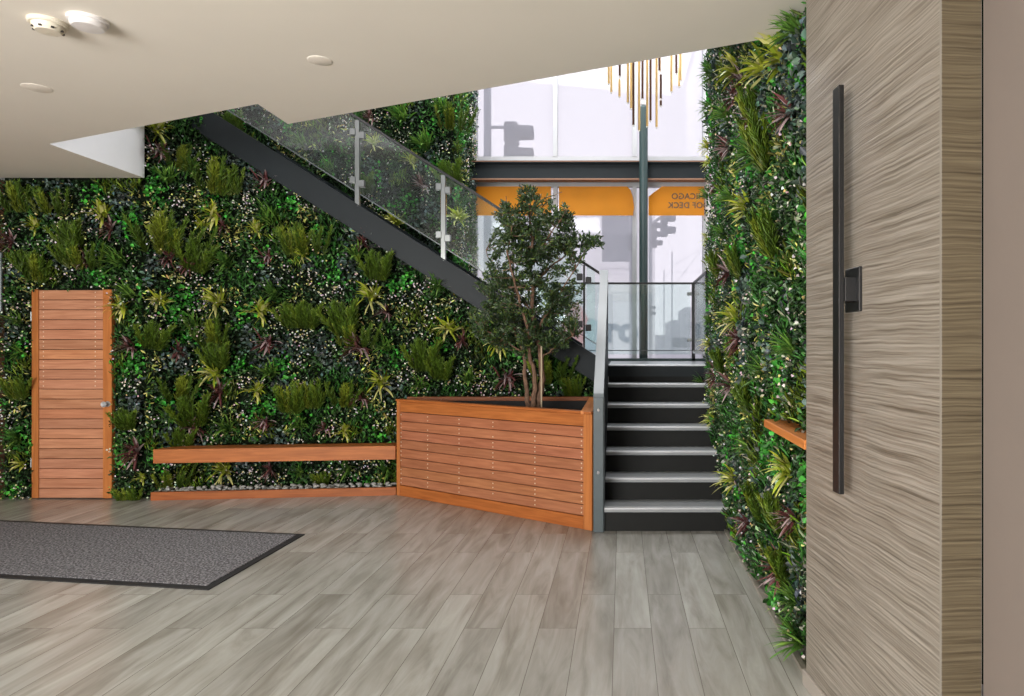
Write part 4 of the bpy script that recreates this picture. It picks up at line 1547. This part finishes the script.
# ------------------------------------------------------------------ outside
struct('ground', MB().box((-60, 9.7, -0.25), (60, 200, -0.1)).box((-60, -60, -0.25), (60, YF - 0.25, -0.1)), M['street'])
BY = 20.0
bld = thing('building', (-3.0, BY, -0.1), 'white clapboard corner building across the street seen through the haze', 'building')
bx1 = X_at(655, BY)
MB().box((-9, BY, -0.1), (bx1, BY + 8, 6.7)).build('facade', M['siding'], bld)
MB().box((-9.1, BY - 0.15, 6.7), (bx1 + .15, BY + 8, 6.95)).build('cornice', M['frame'], bld)
for a, b, c, d in ((602, 629, 213, 262), (520, 545, 213, 262)):
    wx0, wx1, wz0, wz1 = X_at(a, BY), X_at(b, BY), Z_at(d, BY), Z_at(c - 25, BY)
    wf = MB()
    wf.box((wx0 - .12, BY - .06, wz0 - .18), (wx1 + .12, BY, wz0)).box((wx0 - .12, BY - .06, wz1), (wx1 + .12, BY, wz1 + .15))
    wf.box((wx0 - .12, BY - .05, wz0), (wx0, BY, wz1)).box((wx1, BY - .05, wz0), (wx1 + .12, BY, wz1))
    wo = wf.build('window', M['white'], bld)
    MB().box((wx0, BY - .02, wz0), (wx1, BY - .005, wz1)).box(((wx0 + wx1) / 2 + .05, BY - .045, wz0), ((wx0 + wx1) / 2 + .18, BY - .02, wz1)).build('pane', M['darkwin'], wo)
mu = MB()
mu.prism([(X_at(a, BY), Z_at(b, BY)) for a, b in ((560, 352), (562, 325), (570, 305), (578, 302), (586, 315), (596, 330), (606, 345), (606, 352))], BY - .03, BY - .005, 'Y')
mu.build('mural_paint', M['pinkpaint'], bld)
mu = MB()
mu.prism([(X_at(a, BY), Z_at(b, BY)) for a, b in ((585, 352), (583, 330), (590, 318), (599, 322), (603, 340), (602, 352))], BY - .035, BY - .03, 'Y')
mu.build('mural_paint', plain('pale teal mural paint', rgb(130, 180, 190), 0.7), bld)
cu = bpy.data.curves.new('mural_lettering', 'FONT')
cu.body = 'ro'
cu.size = 1.05
cu.offset = 0.04
cu.extrude = 0.01
cu.materials.append(M['bluepaint'])
lettering('mural_lettering', cu, bld, (X_at(604.5, BY) - bld.location.x, -0.02, Z_at(341, BY) - bld.location.z), (R(90), 0, 0))


def signal(px, py, Y, w_px, n, label, to):
    """traffic signal of n lamp sections with visors, seen from the side"""
    s = Y / F
    w = w_px * s
    h = w * 0.80
    t = thing('traffic_signal', (X_at(px, Y), Y, Z_at(py, Y)), label, 'traffic signal')
    ox, oy, oz = t.location
    body = MB()
    vis = MB()
    for i in range(n):
        zc = oz - i * h
        body.box((ox - w * .5, oy - w * .3, zc - h * .46), (ox - w * .02, oy + w * .3, zc + h * .46), bev=w * .05)
        seg = []
        for k in range(11):
            a = math.pi * (-0.15 + 1.3 * k / 10)
            seg.append((math.cos(a) * h * .40, math.sin(a) * h * .40))
        o0 = len(vis.v)
        pts = []
        for (yy, zz) in seg:
            pts.append((ox - w * .02, oy + yy, zc + zz))
        for (yy, zz) in seg:
            pts.append((ox + w * .5, oy + yy * .95, zc + zz * .9))
        vis.add(pts, [(j, j + 1, 12 + j, 11 + j) for j in range(10)])
    body.build('housing', M['signal'], t)
    vo = vis.build('visor', M['signal'], t)
    md = vo.modifiers.new('solid', 'SOLIDIFY')
    md.thickness = 0.012
    MB().tube([(ox - w * .3, oy, oz + h * .3), (X_at(to[0], to[1]), to[1], oz + h * .3)], 0.035, 8).build('bracket', M['polegrey'], t)
    return t


def pole(px, Y, y_top, w_px, label, arms=()):
    x = X_at(px, Y)
    t = thing('street_pole', (x, Y, -0.1), label, 'pole')
    r = w_px * Y / F / 2
    MB().tube([(x, Y, -0.1), (x, Y, Z_at(y_top, Y))], [r, r * .92], 12).build('shaft', M['polegrey'], t)
    for (x2, ya, yb) in arms:
        MB().tube([(x, Y, Z_at(ya, Y)), (X_at(x2, Y), Y, Z_at(yb, Y))], r * 0.28, 8).build('arm', M['polegrey'], t)
    return t


pole(487.5, 14.0, 20, 8, 'thick pale pole outside the upper window at its left edge')
signal(519, 134, 14.0, 28, 3, 'large hazy traffic signal hanging in the upper left window pane', (489, 14.0))
pole(632.5, 16.0, 190, 7, 'thick pale street pole just left of the steel column')
tp_ = thing('pole_box', (X_at(632, 15.8), 15.8, Z_at(240, 15.8)), 'small grey control box strapped to the thick street pole', 'box')
MB().box((X_at(627.5, 15.8), 15.84, Z_at(250, 15.8)), (X_at(637, 15.8), 15.99, Z_at(231, 15.8)), bev=.02).build('case', M['signal'], tp_)
pole(650.5, 16.4, 200, 4, 'slim pale signal pole just right of the steel column')
signal(657, 226, 16.2, 11, 3, 'traffic signal right of the column, nearer the column of the pair', (650.5, 16.4))
signal(668, 219, 15.2, 15, 2, 'traffic signal right of the column, farther from the column of the pair', (650.5, 16.4))
signal(652, 308, 16.0, 7, 2, 'small low pedestrian signal just right of the column behind the glass', (650.5, 16.4))
pole(672, 34.0, 252, 1.2, 'tall thin street lamp pole right of the column, hazy', ((700, 266, 250), (700, 288, 252), (700, 272, 272)))
pole(664, 30.0, 270, 1.0, 'shorter thin street lamp pole, left of the tall one', ((672, 278, 270),))
for i, (a, b, c, Y) in enumerate(((656, 672, 335, 60), (672, 688, 320, 75), (686, 720, 307, 85))):
    h = Z_at(c, Y)
    far = thing('building', (X_at((a + b) / 2, Y), Y, -0.1), ['low hazy grey block at the end of the street', 'middle hazy grey block at the end of the street', 'tallest hazy grey block at the end of the street'][i], 'building')
    MB().box((X_at(a, Y), Y, -0.1), (X_at(b, Y), Y + 12, h)).build('walls', M['cityblock'], far)
    win = MB()
    x0, x1 = X_at(a, Y), X_at(b, Y)
    nx = 4
    for q in range(nx):
        for z in np.arange(1.2, h - 1.2, 2.2):
            xx = x0 + (q + .5) * (x1 - x0) / nx
            win.box((xx - .25, Y - .05, z), (xx + .25, Y, z + 1.1))
    win.build('windows', M['darkwin'], far)
